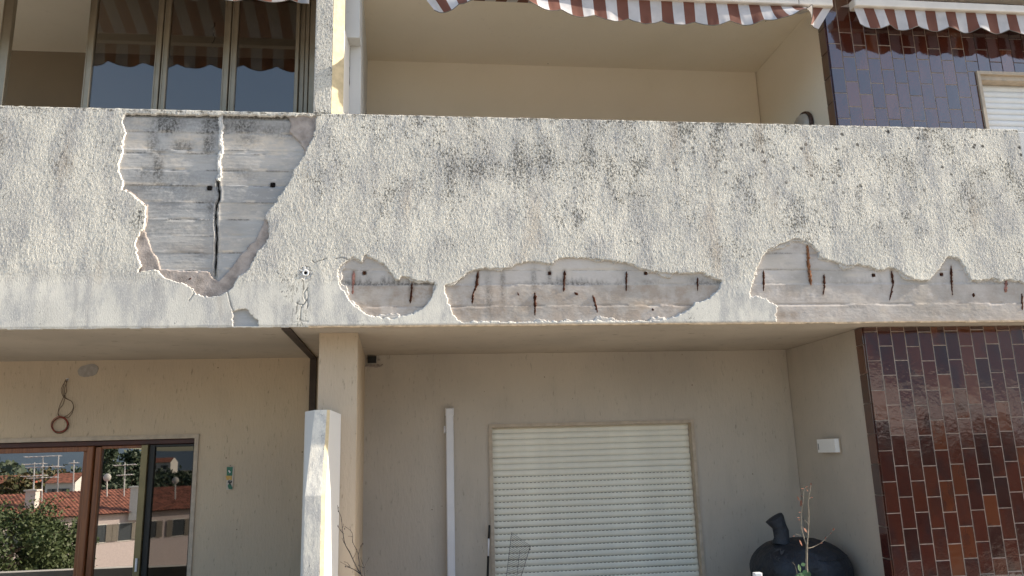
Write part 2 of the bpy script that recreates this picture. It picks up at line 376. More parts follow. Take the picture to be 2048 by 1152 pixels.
def sdf_poly(px, pz, poly):
    """signed distance, positive outside"""
    d = np.full(px.shape, 1e9); inside = np.zeros(px.shape, bool); n = len(poly)
    for i in range(n):
        ax, az = poly[i]; bx, bz = poly[(i+1) % n]; ex, ez = bx-ax, bz-az
        t = np.clip(((px-ax)*ex+(pz-az)*ez)/(ex*ex+ez*ez+1e-12), 0, 1)
        d = np.minimum(d, (px-ax-t*ex)**2+(pz-az-t*ez)**2)
        c = ((az > pz) != (bz > pz))
        with np.errstate(divide='ignore', invalid='ignore'):
            xx = (bx-ax)*(pz-az)/(bz-az+1e-12)+ax
        inside ^= (c & (px < xx))
    d = np.sqrt(d); return np.where(inside, -d, d)

def sheet(name, x0, x1, z0, z1, st, sdf, yfn, rim, mats, parent, frayed=.004, col=None):
    nx = int(round((x1-x0)/st))+1; nz = int(round((z1-z0)/st))+1
    X, Z = np.meshgrid(np.linspace(x0, x1, nx), np.linspace(z0, z1, nz), indexing='ij')
    Y = yfn(X, Z)
    sd_ = sdf(X, Z) if sdf else np.full(X.shape, 1.0)
    sd_ = sd_ + np.where(np.abs(sd_) < .05, frayed*2*(vnoise(X/.022, Z/.022, 3, 9)-.5) + frayed*1.2*(vnoise(X/.009, Z/.009)-.5), 0)
    IN = sd_ > 0
    keep = IN[:-1, :-1] | IN[1:, :-1] | IN[:-1, 1:] | IN[1:, 1:]
    if sdf:
        gx, gz = np.gradient(sd_, st); gn = np.sqrt(gx**2+gz**2)+1e-6; gx /= gn; gz /= gn
        out = ~IN & (sd_ > -2.5*st); near = IN & (sd_ < .55*st)
        mv = np.where(out, -sd_+.0, np.where(near, .12*st-sd_, 0)); mv = np.clip(mv, -1.5*st, 1.5*st)
        X = X+gx*mv; Z = np.clip(Z+gz*mv, z0, z1); Y = np.where(~IN, rim, Y)
    idx = np.arange(nx*nz).reshape(nx, nz)
    Q = np.stack([idx[:-1, :-1], idx[1:, :-1], idx[1:, 1:], idx[:-1, 1:]], -1)[keep]
    allin = (IN[:-1, :-1] & IN[1:, :-1] & IN[:-1, 1:] & IN[1:, 1:])[keep]
    used = np.zeros(nx*nz, bool); used[Q.ravel()] = True; re = np.cumsum(used)-1
    V = np.stack([X, Y, Z], -1).reshape(-1, 3)[used]
    o = fast_mesh(name, V, re[Q], mats, np.where(allin, 0, 1) if len(mats) > 1 else None, parent)
    if col:
        c = np.concatenate([np.clip(col(X, Z), 0, 1), np.ones(X.shape+(1,))], -1).reshape(-1, 4)[used]
        at = o.data.color_attributes.new('stain', 'FLOAT_COLOR', 'POINT'); at.data.foreach_set('color', c.astype(np.float32).ravel())
    return o

def P(pts, ox, oy, s, Y=0.0):
    return [(float(W(ox+a/s, oy+b/s, 1, Y)[0]), float(W(ox+a/s, oy+b/s, 1, Y)[2])) for a, b in pts]

# ------------------------------------------------------------------ ground and hills behind the camera (seen in the windows and glazed tiles)
ZT = 1.35
gm = MB(); gm.quad((-6000, -6000, -9.5), (6000, -6000, -9.5), (6000, 400, -9.5), (-6000, 400, -9.5)); tag(gm.build('ground', M['ground']), kind='structure')
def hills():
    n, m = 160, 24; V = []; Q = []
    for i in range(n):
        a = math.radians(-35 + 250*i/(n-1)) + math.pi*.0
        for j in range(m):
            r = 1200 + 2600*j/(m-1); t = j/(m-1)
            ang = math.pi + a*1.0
            h = -9.4 + (260*math.sin(math.pi*min(1, t*1.05)/2)**1.5)*(.55+.30*math.sin(a*3.1+1)+.18*math.sin(a*7.3)+.10*math.sin(a*17+2)) + 440*math.exp(-((ang-5.353)/.42)**2)*math.sin(math.pi*min(1, t*1.05)/2)  # last term lifts an added ridge that darkens the tile reflection
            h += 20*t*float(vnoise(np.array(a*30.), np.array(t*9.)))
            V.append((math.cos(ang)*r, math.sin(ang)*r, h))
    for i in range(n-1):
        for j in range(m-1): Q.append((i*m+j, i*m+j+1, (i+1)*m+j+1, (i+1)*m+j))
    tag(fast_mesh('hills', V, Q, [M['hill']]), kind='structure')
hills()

# ------------------------------------------------------------------ building shell
BR, BL, TI = 1.36, 1.46, .23           # rear wall right bay, rear wall left bay, tile face
def wall(name, label, boxes, mat, cat='wall'):
    m = MB()
    for b in boxes: m.box(*b)
    return tag(m.build(name, mat), label, cat)
# slabs
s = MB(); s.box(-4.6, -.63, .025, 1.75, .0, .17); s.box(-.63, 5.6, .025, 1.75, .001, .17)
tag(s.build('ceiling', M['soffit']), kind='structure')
s = MB(); s.box(-4.6, 5.6, .14, 1.75, .172, .20); tag(s.build('balcony_floor', M['floor']), kind='structure')
s = MB(); s.box(-4.6, 5.6, .02, 1.75, 2.4815, 2.66); tag(s.build('upper_ceiling', M['cream']), kind='structure')
s = MB(); s.box(-4.6, 5.6, -.02, 1.75, -2.75, -2.55); tag(s.build('lower_floor', M['floor']), kind='structure')
# rear walls
wx0, wx1, wz = .535, 2.100, -.566      # shutter opening
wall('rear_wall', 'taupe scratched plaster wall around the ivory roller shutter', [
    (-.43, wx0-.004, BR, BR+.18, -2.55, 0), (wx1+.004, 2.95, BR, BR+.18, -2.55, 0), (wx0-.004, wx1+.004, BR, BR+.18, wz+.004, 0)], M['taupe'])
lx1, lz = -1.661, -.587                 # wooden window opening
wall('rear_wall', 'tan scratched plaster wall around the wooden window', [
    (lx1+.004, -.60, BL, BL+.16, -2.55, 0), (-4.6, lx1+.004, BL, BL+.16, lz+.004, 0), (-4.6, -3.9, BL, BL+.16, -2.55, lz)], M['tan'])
wall('rear_wall', 'smooth cream rear wall of the upper balcony under the striped awning', [(-.46, 2.955, 1.398, 1.6, .20, 2.4815)], M['cream'])
wall('rear_wall', 'dim brown back wall inside the glazed upper loggia', [(-4.6, -.62, 1.42, 1.6, .20, 2.4815)],
     mat_wall("loggia_wall_paint", (.30, .24, .17), (.26, .21, .15), stain=.1, scratch=.0002))
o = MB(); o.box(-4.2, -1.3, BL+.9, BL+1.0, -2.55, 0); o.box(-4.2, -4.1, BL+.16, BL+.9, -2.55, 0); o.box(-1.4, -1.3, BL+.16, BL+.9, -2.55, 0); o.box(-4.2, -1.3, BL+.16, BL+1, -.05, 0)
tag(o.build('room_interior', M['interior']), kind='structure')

# columns (slightly splayed in plan)
colx = [(-.626, .27), (-.470, .27), (-.392, .275), (-.425, BR+.0), (-.70, BL+.02)]
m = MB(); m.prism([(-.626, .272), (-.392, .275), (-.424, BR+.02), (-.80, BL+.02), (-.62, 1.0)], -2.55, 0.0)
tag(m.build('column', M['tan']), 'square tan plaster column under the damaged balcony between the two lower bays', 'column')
m = MB(); m.prism([(-.626, .272), (-.397, .275), (-.436, 1.41), (-.62, 1.41)], .20, 2.4815)
tag(m.build('column', M['white_wall']), 'pale grey column behind the sunlit pillar on the upper balcony', 'column')
m = MB(); m.box(-.565, -.400, .16, .268, 1.968, 2.4815)
tag(m.build('ceiling_beam', M['white_wall']), 'short grey beam under the upper ceiling above the pillar', 'beam')

# upper pillar standing on the parapet: rough front, sunlit smooth side
up = thing('pillar', 'narrow rough pillar with sunlit cream edge standing on the balcony parapet', 'pillar')
def rough_y(amp):
    def f(X, Z):
        n1 = vnoise(X/.0085, Z/.0175, 2, 5); n2 = vnoise(X/.0062, Z/.010, 8, 1); n3 = fbm(X/.06, Z/.09, 2)
        h = sstep(.40, .85, n1)*.00045 + n2*.0005 + n3*.0012
        return -h*amp(X, Z)
    return f
f0 = lambda y: -.6535-.0115*(y-1.35)/.75
sheet('rough_front', -.664, -.553, ZT, 2.62, .004, None, rough_y(lambda X, Z: sstep(0, .006, X+.664)*sstep(0, .006, -.553-X)), 0, [M['parapet']], up)
m = MB(); m.prism([(-.664, .0005), (-.553, .0005), (-.556, .003), (-.625, .27), (-.664, .27)], ZT-.003, 2.62); m.build('pillar_core', M['parapet'], up)
m = MB(); m.prism([(-.5535, -.001), (-.487, .055), (-.60, .055)], ZT-.003, 2.475, 0); m.build('smooth_edge', M['sun_yellow_edge'], up)
m = MB(); m.prism([(-.489, .057), (-.471, .269), (-.61, .269), (-.61, .057)], .2, 1.967); m.build('side_face', M['white_wall'], up)
# crack between the pillar and the column behind
pts = [W(u, v, 1, .262) for u, v in ((700, 96), (699.4, 112), (700, 130), (698.6, 148), (698.2, 166), (697.4, 178), (694.5, 186), (691, 190))]
m = MB(); m.tube(pts, [.0012, .0025, .001, .0026, .003, .002, .0012, .001], 5, 0, .4); m.build('crack', M['black'], up)

# lower partition wall with sloped front
dv = thing('partition_wall', 'low white partition wall with sloped weathered front below the column', 'wall')
A = {k: W(*a) for k, a in dict(tl=(629.6, 820, 1, .125), tr=(658, 822, 1, .125), bl=(610, 992, 1, .0), br=(643, 992, 1, 0), vl=(606, 1152, 1, 0), vr=(640, 1152, 1, 0)).items()}
xl_t, xr_t, xl_b, xr_b = A['tl'][0], A['tr'][0]-.012, A['bl'][0], A['br'][0]
zt, zb = A['tl'][2], A['bl'][2]
def front_strip(name, mat, pa, pb, y_in=.0):
    m = MB(); rows = [(pa[0], pb[0]), (pa[1], pb[1]), (pa[2], pb[2])]
    for i in range(2):
        a0, b0 = rows[i]; a1, b1 = rows[i+1]; N = 60
        for k in range(N):
            t0, t1 = k/N, (k+1)/N; L = lambda p, q, t: tuple(p[j]+(q[j]-p[j])*t for j in range(3))
            m.quad(L(a1, a0, 1-t1) if 0 else L(a0, a1, t1), L(b0, b1, t1), L(b0, b1, t0), L(a0, a1, t0))
    return m.build(name, mat, dv)
zlow = -2.5
fl = [(xl_t, .125, zt), (xl_b, 0, zb), (xl_b+.003, 0, zlow)]
fr = [(xr_t, .125, zt), (xr_b, 0, zb), (xr_b+.003, 0, zlow)]
cr_ = [(xr_t+.016, .140, zt), (xr_b+.022, .018, zb), (xr_b+.022, .018, zlow)]
def ruled(nu, nv, a, b, rough):
    V = []; Q = []
    for i in range(nv+1):
        t = i/nv*2; k = min(1, int(t)); t -= k
        if i == nv: k, t = 1, 1.0
        pa = [a[k][j]+(a[k+1][j]-a[k][j])*t for j in range(3)]; pb = [b[k][j]+(b[k+1][j]-b[k][j])*t for j in range(3)]
        for j in range(nu+1):
            s_ = j/nu; p = [pa[q]+(pb[q]-pa[q])*s_ for q in range(3)]
            V.append(p)
    V = np.array(V)
    h = sstep(.42, .8, vnoise(V[:, 0]/.0105, V[:, 2]/.02, 2, 5))*.0008 + vnoise(V[:, 0]/.006, V[:, 2]/.01)*.0006
    e = np.tile(np.minimum(1, np.minimum(np.arange(nu+1), nu-np.arange(nu+1))/2.), nv+1)
    V[:, 1] -= h*rough*e
    w = nu+1
    for i in range(nv):
        for j in range(nu): Q.append((i*w+j, (i+1)*w+j, (i+1)*w+j+1, i*w+j+1))
    return V, Q
V, Q = ruled(26, 420, fl, fr, .4); fast_mesh('rough_front', V, Q, [M['parapet']], None, dv)
V, Q = ruled(2, 60, fr, cr_, 0.0); fast_mesh('smooth_edge', V, Q, [M['sun_yellow_edge']], None, dv)
m = MB()
sr = [(-.485, .27, zt-.02), (-.485, .27, zb), (-.485, .27, zlow)]
for i in range(2): m.quad(cr_[i], sr[i], sr[i+1], cr_[i+1])
m.quad(fl[0], fr[0], cr_[0], sr[0]); m.poly([fl[0], sr[0], (-.66, .27, zt)])
bl_ = [(-.70, .272, zt), (-.70, .272, zb), (-.70, .272, zlow)]
for i in range(2): m.quad(fl[i+1], bl_[i+1], bl_[i], fl[i])
m.quad(fl[0], sr[0], (-.70, .272, zt), (-.70, .272, zt)) if 0 else None
m.build('side_face', M['white_wall'], dv)

# ------------------------------------------------------------------ the damaged balcony parapet
pa = thing('balcony_parapet', 'long weathered balcony parapet with fallen plaster, exposed concrete and rusty bars', 'balcony')
H1 = P([(160, 64), (150, 95), (155, 125), (165, 150), (148, 190), (150, 235), (130, 290), (128, 330), (150, 370), (150, 410), (185, 425), (215, 455), (258, 485),
        (256, 540), (245, 590), (225, 625), (210, 660), (215, 700), (222, 735), (240, 762), (222, 792), (300, 778), (325, 795), (345, 820), (400, 835), (430, 838), (465, 862),
        (490, 890), (520, 902), (570, 908), (600, 900), (640, 880), (665, 850), (680, 812), (720, 790), (745, 750), (765, 700), (800, 670), (822, 630), (826, 590),
        (808, 540), (820, 510), (850, 480), (870, 445), (905, 400), (925, 360), (945, 310), (985, 260), (1000, 225), (1025, 180), (1040, 120), (1044, 74)], 180, 200, 2.304)
C1 = P([(150, 50), (140, 95), (150, 125), (155, 150), (140, 190), (140, 235), (120, 290), (120, 330), (140, 370), (145, 400), (190, 420), (225, 455), (262, 480), (262, 540), (247, 600), (264, 640), (287, 700),
        (316, 740), (322, 775), (400, 783), (540, 786), (565, 818), (590, 832), (650, 770), (700, 700), (760, 640), (798, 560), (806, 535), (830, 510), (862, 482), (880, 445),
        (915, 400), (935, 360), (955, 310), (990, 262), (985, 225), (960, 190), (915, 142), (922, 100), (905, 50)], 180, 200, 2.304)
H2 = P([(215, 190), (225, 165), (250, 140), (280, 122), (300, 130), (318, 140), (325, 120), (338, 110), (370, 130), (410, 150), (440, 175), (460, 210), (475, 222), (500, 210),
        (535, 212), (555, 225), (600, 230), (640, 236), (645, 250), (634, 285), (615, 325), (590, 350), (550, 370), (500, 385), (465, 392), (420, 388), (370, 385), (340, 375),
        (310, 350), (280, 325), (255, 300), (240, 270), (215, 240)], 580, 460, 2.226)
H3 = P([(688, 246), (706, 238), (745, 228), (780, 200), (830, 172), (900, 170), (980, 168), (1010, 152), (1060, 140), (1110, 142), (1150, 152), (1170, 145), (1190, 130), (1220, 122),
        (1300, 125), (1400, 132), (1450, 138), (1520, 152), (1560, 170), (1640, 188), (1700, 192), (1800, 190), (1830, 188), (1870, 205), (1920, 225), (1915, 255), (1885, 290),
        (1850, 312), (1800, 325), (1780, 350), (1720, 385), (1650, 400), (1560, 405), (1450, 405), (1350, 400), (1200, 405), (1000, 408), (850, 405), (770, 412), (745, 395), (720, 360),
        (705, 320), (695, 280)], 580, 460, 2.226)
H4 = P([(310, 460), (330, 430), (335, 385), (350, 340), (370, 290), (390, 240), (415, 205), (450, 180), (510, 155), (560, 130), (600, 115), (640, 125), (690, 145), (740, 190), (770, 240),
        (850, 262), (920, 290), (1000, 280), (1060, 290), (1130, 318), (1200, 300), (1240, 310), (1300, 350), (1360, 378), (1445, 380), (1480, 350), (1500, 320), (1540, 270), (1560, 235),
        (1600, 230), (1640, 245), (1670, 290), (1700, 350), (1720, 380), (1830, 378), (1850, 360), (1880, 380), (1900, 388), (1960, 378), (2060, 395), (2400, 400), (2500, 700), (475, 700),
        (485, 650), (478, 600), (492, 550), (460, 520), (400, 490), (360, 480), (320, 490)], 1400, 440, 3.16)
H5 = P([(655, 975), (690, 965), (715, 960), (740, 985), (775, 1022), (775, 1075), (660, 1075), (658, 1010)], 180, 200, 2.304)
dc = W(611.5, 545.5, 1, 0)
def holes(X, Z):
    d = sdf_poly(X, Z, H1)
    for h in (H2, H3, H4, H5): d = np.minimum(d, sdf_poly(X, Z, h))
    d = np.minimum(d, np.sqrt((X-dc[0])**2+(Z-dc[2])**2)-.034)
    return d
def rough_amp(X, Z):
    zl = .285+.03*np.sin(X*2.1)+.03*(fbm(X/.25, Z/.25, 3)-.5)*2
    zl = zl - .10*sstep(.8, 1.6, X)
    a = .12+.88*sstep(zl-.03, zl+.03, Z)
    dd = np.sqrt((X-dc[0])**2+(Z-dc[2])**2); a = a*(.3+.7*sstep(.045, .10, dd))
    return a
ry = rough_y(rough_amp)
def plaster_y(X, Z):
    y = ry(X, Z) - .004*(fbm(X/.5, Z/.4, 3, 4)-.5)
    y = y + .010*sstep(ZT-.006, ZT, Z)*(.5+vnoise(X/.03, Z*0)) + .004*sstep(.006, 0, Z)
    # hairline cracks cut into the coat
    for cr in CR:
        d = np.abs(sdf_line(X, Z, cr)); y = y + .003*sstep(.0042, .001, d)
    return y
def sdf_line(X, Z, pl):
    d = np.full(X.shape, 1e9)
    x0, x1 = min(p[0] for p in pl)-.05, max(p[0] for p in pl)+.05
    msk = (X > x0) & (X < x1); xs, zs = X[msk], Z[msk]; dd = np.full(xs.shape, 1e9)
    for (ax, az), (bx, bz) in zip(pl[:-1], pl[1:]):
        ex, ez = bx-ax, bz-az; t = np.clip(((xs-ax)*ex+(zs-az)*ez)/(ex*ex+ez*ez+1e-12), 0, 1)
        dd = np.minimum(dd, np.hypot(xs-ax-t*ex, zs-az-t*ez))
    d[msk] = dd; return d
CR = [P([(395, 545), (375, 575), (350, 610), (345, 640), (355, 690), (375, 730), (395, 705), (405, 650), (400, 600), (385, 560)], 560, 500, 7.2),
      P([(375, 735), (340, 785), (280, 788), (235, 760)], 560, 500, 7.2), P([(325, 790), (300, 848), (295, 940), (290, 1000), (330, 1025), (400, 1030)], 560, 500, 7.2),
      P([(395, 710), (400, 780), (388, 840)], 560, 500, 7.2), P([(460, 150), (500, 185), (545, 160), (600, 150), (670, 120)], 560, 500, 7.2),
      P([(635, 885), (642, 915), (650, 950), (662, 975)], 180, 200, 2.304), P([(470, 870), (480, 890), (455, 925)], 180, 200, 2.304),
      P([(800, 125), (840, 118), (885, 108), (930, 122), (985, 140)], 560, 500, 7.2)]
def crack_tone(X, Z):
    r = np.zeros(X.shape)
    for cr in CR: r = np.maximum(r, sstep(.0052, .0015, sdf_line(X, Z, cr)+.003*vnoise(X/.01, Z/.01))*(.55+.6*vnoise(X/.03, Z/.03, 4, 4)))
    dd = np.hypot(X-dc[0]-.004, Z-dc[2]+.018); r = np.maximum(r, sstep(.05, .02, dd)*sstep(.45, .7, vnoise(X/.008, Z/.012, 7, 7))*.8)
    return np.stack([r, r*0, r*0], -1)
sheet('plaster_coat', -2.95, 4.141, 0, ZT, .004, holes, plaster_y, .019, [M['parapet'], M['mortar']], pa, frayed=.006, col=crack_tone)
m = MB(); m.box(-4.6, -2.95, -.001, .03, 0, ZT); m.build('plaster_coat', M['parapet'], pa)
m = MB(); m.box(-4.6, 4.141, .032, .139, .002, ZT-.008); m.build('parapet_wall', M['parapet'], pa)
m = MB(); m.box(-4.6, 4.141, .0105, .145, ZT-.0085, ZT); m.build('parapet_top', M['parapet'], pa)
# exposed concrete, left hole
crk = P([(600, 66), (604, 130), (598, 180), (604, 230), (592, 270), (596, 340), (586, 372)], 180, 200, 2.304)
crk2 = P([(584, 366), (586, 395), (592, 420), (590, 455), (579, 478), (576, 520), (575, 560), (580, 620), (578, 700), (574, 760), (572, 815)], 180, 200, 2.304)
XC = crk2[5][0]
def board_y(seed, joints, xs=None):
    rs = np.random.RandomState(seed); off = rs.uniform(-.0028, .0028, len(joints)+1); off2 = rs.uniform(-.0028, .0028, len(joints)+1)
    def f(X, Z):
        zz = Z+.0035*(fbm(X/.35, Z*0+seed, 2)-.5)
        k = np.searchsorted(joints, zz.ravel()).reshape(Z.shape)
        y = .019+np.where(X < xs, off[k], off2[k]) if xs is not None else .019+off[k]
        for j in joints:
            d = np.abs(zz-j); y = y - (.0026 if xs is not None else .0015)*sstep(.0045, .0005, d)*sstep(.35, .6, vnoise(X/.05, X*0+j*77, 1, 3)) + .004*sstep(.011, .004, d)*sstep(.45, .7, vnoise(X/.09, X*0+j*31, 6, 2))
        y = y - (.0012 if xs is not None else .0005)*(vnoise(X/.10, Z/.005)-.5) - .0014*(fbm(X/.02, Z/.012, 3)-.5)
        y = y + .004*(fbm(X/.18, Z/.15, 3, 3)-.5)
        return y
    return f
j1 = sorted([float(W(300, 200+y/2.304, 1, 0)[2]) for y in (142, 220, 238, 315, 387, 465, 545, 622, 700, 780)])
b1 = board_y(3, j1, XC)
def core1(X, Z):
    y = b1(X, Z)
    d = sdf_line(X, Z, crk2); w = .0035+.0035*vnoise(X*0, Z/.03, 3)
    y = y + .03*sstep(w+.005, w+.001, d) - .0035*sstep(.03, .008, d)*(d > w)
    y = y + .010*sstep(1.29, 1.315, Z)
    for (cx, cy) in SQ1:
        y = y + .04*((np.abs(X-cx) < .0125) & (np.abs(Z-cy) < .0125))
    return y
SQ1 = P([(547, 401), (839, 386)], 180, 200, 2.304)
def blobs(lst, ox, oy, sc_):
    out = []
    for (a, b, ra, rb, k) in lst:
        p_ = W(ox+a/sc_, oy+b/sc_, 1, 0); out.append((p_[0], p_[2], ra/sc_*.00297, rb/sc_*.00297, k))
    def f(X, Z):
        r = np.zeros(X.shape)
        for cx_, cz_, rx, rz, k in out: r = np.maximum(r, k*np.exp(-(np.abs((X-cx_)/rx)**2.6+np.abs((Z-cz_)/rz)**2.6)))
        return r
    return f
soot1 = blobs([(350, 110, 55, 50, 1), (285, 190, 30, 70, .7), (310, 300, 26, 90, .8), (555, 110, 38, 50, 1), (545, 200, 30, 50, .9), (420, 200, 60, 25, .6), (700, 110, 90, 45, .8), (455, 210, 14, 35, .7), (620, 110, 18, 40, .9),
               (830, 130, 60, 35, .55), (720, 180, 60, 40, .4), (550, 490, 16, 40, .5), (880, 140, 40, 50, .4), (250, 330, 40, 50, .35), (700, 330, 90, 40, .25), (350, 370, 120, 50, .25), (520, 830, 40, 20, .5)], 180, 200, 2.304)
pale1 = blobs([(230, 100, 60, 32, .7), (220, 180, 60, 38, .8), (450, 180, 90, 40, .9), (760, 180, 110, 38, .9), (450, 220, 100, 12, .6), (870, 190, 30, 40, .5), (380, 270, 60, 40, .45), (500, 420, 60, 40, .35), (420, 580, 160, 40, .35), (420, 760, 120, 20, .5), (520, 800, 60, 12, .7), (620, 620, 60, 40, .3)], 180, 200, 2.304)
brown1 = blobs([(960, 140, 60, 60, .6), (200, 430, 40, 60, .4), (470, 690, 120, 30, .35), (480, 800, 80, 30, .4)], 180, 200, 2.304)
rsb = np.random.RandomState(21); tb1 = rsb.uniform(-1, 1, (2, 40))
def tone1(X, Z):
    k = np.searchsorted(j1, (Z+.0035*(fbm(X/.35, Z*0+3, 2)-.5)).ravel()).reshape(Z.shape); t = tb1[(X > XC).astype(int), k]
    line = np.zeros(X.shape); lp = np.zeros(X.shape)
    for j in j1:
        d = np.abs(Z+.0035*(fbm(X/.35, Z*0+3, 2)-.5)-j); line = np.maximum(line, sstep(.006, .002, d)*sstep(.40, .6, vnoise(X/.07, X*0+j*31, 6, 2)))
        lp = np.maximum(lp, sstep(.012, .004, np.abs(Z-j-.008))*sstep(.45, .7, vnoise(X/.06, X*0+j*51, 2, 7)))  # pale and dark joint lines paint the board relief into the colour
    fb = .35+.9*fbm(X/.06, Z/.08, 4, 5)
    dark = np.maximum(soot1(X, Z)*fb*1.5, line*.75) + .28*np.clip(-t, 0, 1)
    dark = np.maximum(dark, sstep(1.285, 1.32, Z)*.9)
    dk_ = sdf_line(X, Z, crk2); dark = np.maximum(dark, .55*sstep(.03, .006, dk_)*fb)
    pale = np.maximum(pale1(X, Z), lp*.8) + .6*np.clip(t, 0, 1)
    return np.stack([dark, pale*(.5+.8*fbm(X/.05, Z/.03, 3, 9)), brown1(X, Z)], -1)
sheet('concrete_core', -1.92, -.56, .0, 1.342, .005, None, core1, 0, [M['concrete']], pa, col=tone1)
# black strip painting the shade at the bottom of the open joint
vq = []
for i in range(len(crk2)-1):
    for t in np.linspace(0, 1, 9)[:-1]: vq.append((crk2[i][0]*(1-t)+crk2[i+1][0]*t+random.uniform(-.0015, .0015), crk2[i][1]*(1-t)+crk2[i+1][1]*t))
m = MB(); L_ = len(vq)
for i in range(L_-1):
    wa = .0050*(.55+.45*math.sin(i*.33)**2)*min(1, (L_-1-i)/10+.25); wb = .0050*(.55+.45*math.sin((i+1)*.33)**2)*min(1, (L_-2-i)/10+.25)
    (xa, za), (xb, zb_) = vq[i], vq[i+1]; m.quad((xa-wa, .026, za), (xb-wb, .026, zb_), (xb+wb, .026, zb_), (xa+wa, .026, za))
m.build('crack', M['black'], pa)
# thin brown base coat left around the concrete
def bc(X, Z): return np.minimum(sdf_poly(X, Z, C1), -sdf_poly(X, Z, [((x-XC)*1.03+XC-.0, (z-.7)*1.03+.7) for x, z in H1]))
sheet('base_coat', -1.92, -.60, .05, 1.345, .006, bc, lambda X, Z: .0125-.003*fbm(X/.03, Z/.03, 3)-.004*(fbm(X/.2, Z/.2, 2)-.5), .021, [M['base_coat'], M['base_coat']], pa)
# white mortar ridge filling the upper half of the joint
m = MB()
for k, off in enumerate((-.004, .004, .001)):
    pts = []
    for i in range(len(crk)-1):
        for t in np.linspace(0, 1, 9)[:-1]:
            x = crk[i][0]*(1-t)+crk[i+1][0]*t; z = crk[i][1]*(1-t)+crk[i+1][1]*t; pts.append((x+off+random.uniform(-.004, .004), .014, z))
    m.tube(pts, [random.uniform(.005, .011) for _ in pts], 7, 0, .35, .7)
m.build('mortar_ridge', M['mortar'], pa, True)
# exposed slab edge, right holes
j2 = [float(W(1300, v, 1, 0)[2]) for v in (610, 568, 539, 506)]
b2 = board_y(9, sorted(j2))
SQ2 = P([(330, 188), (1158, 190), (1588, 190)], 580, 460, 2.226) + P([(1108, 345), (1538, 340)], 1400, 440, 3.16)
def core2(X, Z):
    y = b2(X, Z) - .004*sstep(.252, .246, Z)
    for i, (cx, cy) in enumerate(SQ2):
        y = y + .03*((np.abs(X-cx) < .0095) & (np.abs(Z-cy) < .0095))
    return y
soot2 = blobs([(885, 290, 16, 100, .6), (950, 250, 13, 90, .6), (1087, 220, 14, 60, .7), (1155, 190, 12, 45, .6), (1225, 225, 12, 50, .5), (1810, 225, 60, 25, .4), (540, 240, 14, 50, .6), (1500, 225, 16, 50, .4), (420, 235, 60, 14, .4), (1620, 230, 60, 16, .5), (780, 350, 50, 25, .3)], 580, 460, 2.226)
soot3 = blobs([(520, 206, 110, 5, .8), (690, 290, 20, 130, .35), (470, 308, 200, 4, .7), (900, 300, 60, 60, .25), (960, 545, 110, 12, .5), (1150, 400, 14, 60, .4), (1820, 400, 200, 5, .5), (1260, 545, 60, 8, .4)], 1400, 440, 3.16)
brn2 = blobs([(590, 290, 90, 60, .95), (470, 280, 60, 40, .6), (500, 370, 120, 16, .6), (960, 300, 60, 90, .45), (1500, 370, 220, 25, .35), (1100, 380, 300, 20, .35), (330, 350, 60, 30, .4), (800, 380, 60, 25, .5)], 580, 460, 2.226)
brn3 = blobs([(560, 600, 90, 40, .7), (430, 450, 60, 60, .6), (720, 200, 50, 120, .45), (600, 480, 160, 50, .35), (1450, 590, 700, 30, .3), (1240, 560, 90, 60, .3)], 1400, 440, 3.16)
pal2 = blobs([(350, 300, 60, 50, .7), (1030, 355, 30, 14, .7), (1570, 330, 50, 25, .7), (1200, 180, 90, 40, .5), (1400, 160, 120, 30, .5), (1550, 240, 200, 10, .5), (1700, 250, 120, 30, .4), (800, 350, 20, 20, .5), (460, 320, 50, 10, .8), (970, 275, 18, 18, .8)], 580, 460, 2.226)
pal3 = blobs([(520, 270, 130, 60, .6), (1170, 580, 30, 35, .9), (1400, 510, 50, 40, .8), (1420, 470, 30, 60, .5), (1690, 560, 40, 12, .9), (1800, 550, 50, 12, .9), (560, 390, 90, 14, .7), (980, 345, 80, 14, .7), (1620, 340, 30, 30, .5), (980, 500, 80, 40, .4), (1950, 590, 90, 30, .4)], 1400, 440, 3.16)
def tone2(X, Z):
    fb = .4+.9*fbm(X/.05, Z/.08, 4, 5); dr = vnoise(X/.012, Z/.12, 3, 3); cl = sstep(.38, .66, fbm(X/.22, X*0, 3, 8))
    band = sstep(.240, .250, Z)*sstep(.262+.085*dr*cl, .250, Z)
    l2 = np.maximum(sstep(.006, .002, np.abs(Z-j2[0]-.004*(fbm(X/.3, X*0, 2)-.5)))*sstep(.4, .6, vnoise(X/.05, X*0, 3, 3)), sstep(.004, .001, np.abs(Z-j2[2]))*.7*sstep(.35, .6, vnoise(X/.07, X*0, 8, 3)))
    left = (X < 1.9)
    dark = np.maximum(np.maximum(soot2(X, Z), soot3(X, Z))*fb*1.2, band*np.where(left, .25+.65*cl, .35*cl)); dark = np.maximum(dark, l2*.6)
    for pl_ in REB: 
        d = sdf_line(X, Z, pl_); dark = np.maximum(dark, 0)
        rust_[0] = d if rust_[0] is None else np.minimum(rust_[0], d)
    low = sstep(.250, .240, Z)*(.42+.35*fbm(X/.3, Z/.12, 3, 12))*np.where(X < 1.9, 1.0, .55)
    brown = np.maximum(np.maximum(np.maximum(brn2(X, Z), brn3(X, Z))*fb*1.3, low), .75*sstep(.020, .005, rust_[0])); rust_[0] = None
    pale = np.maximum(np.maximum(pal2(X, Z), pal3(X, Z))*(.5+.9*fbm(X/.04, Z/.04, 3, 9)), .5*sstep(.05, .02, Z)*vnoise(X/.08, Z/.03))
    return np.stack([dark, pale, brown], -1)
rust_ = [None]
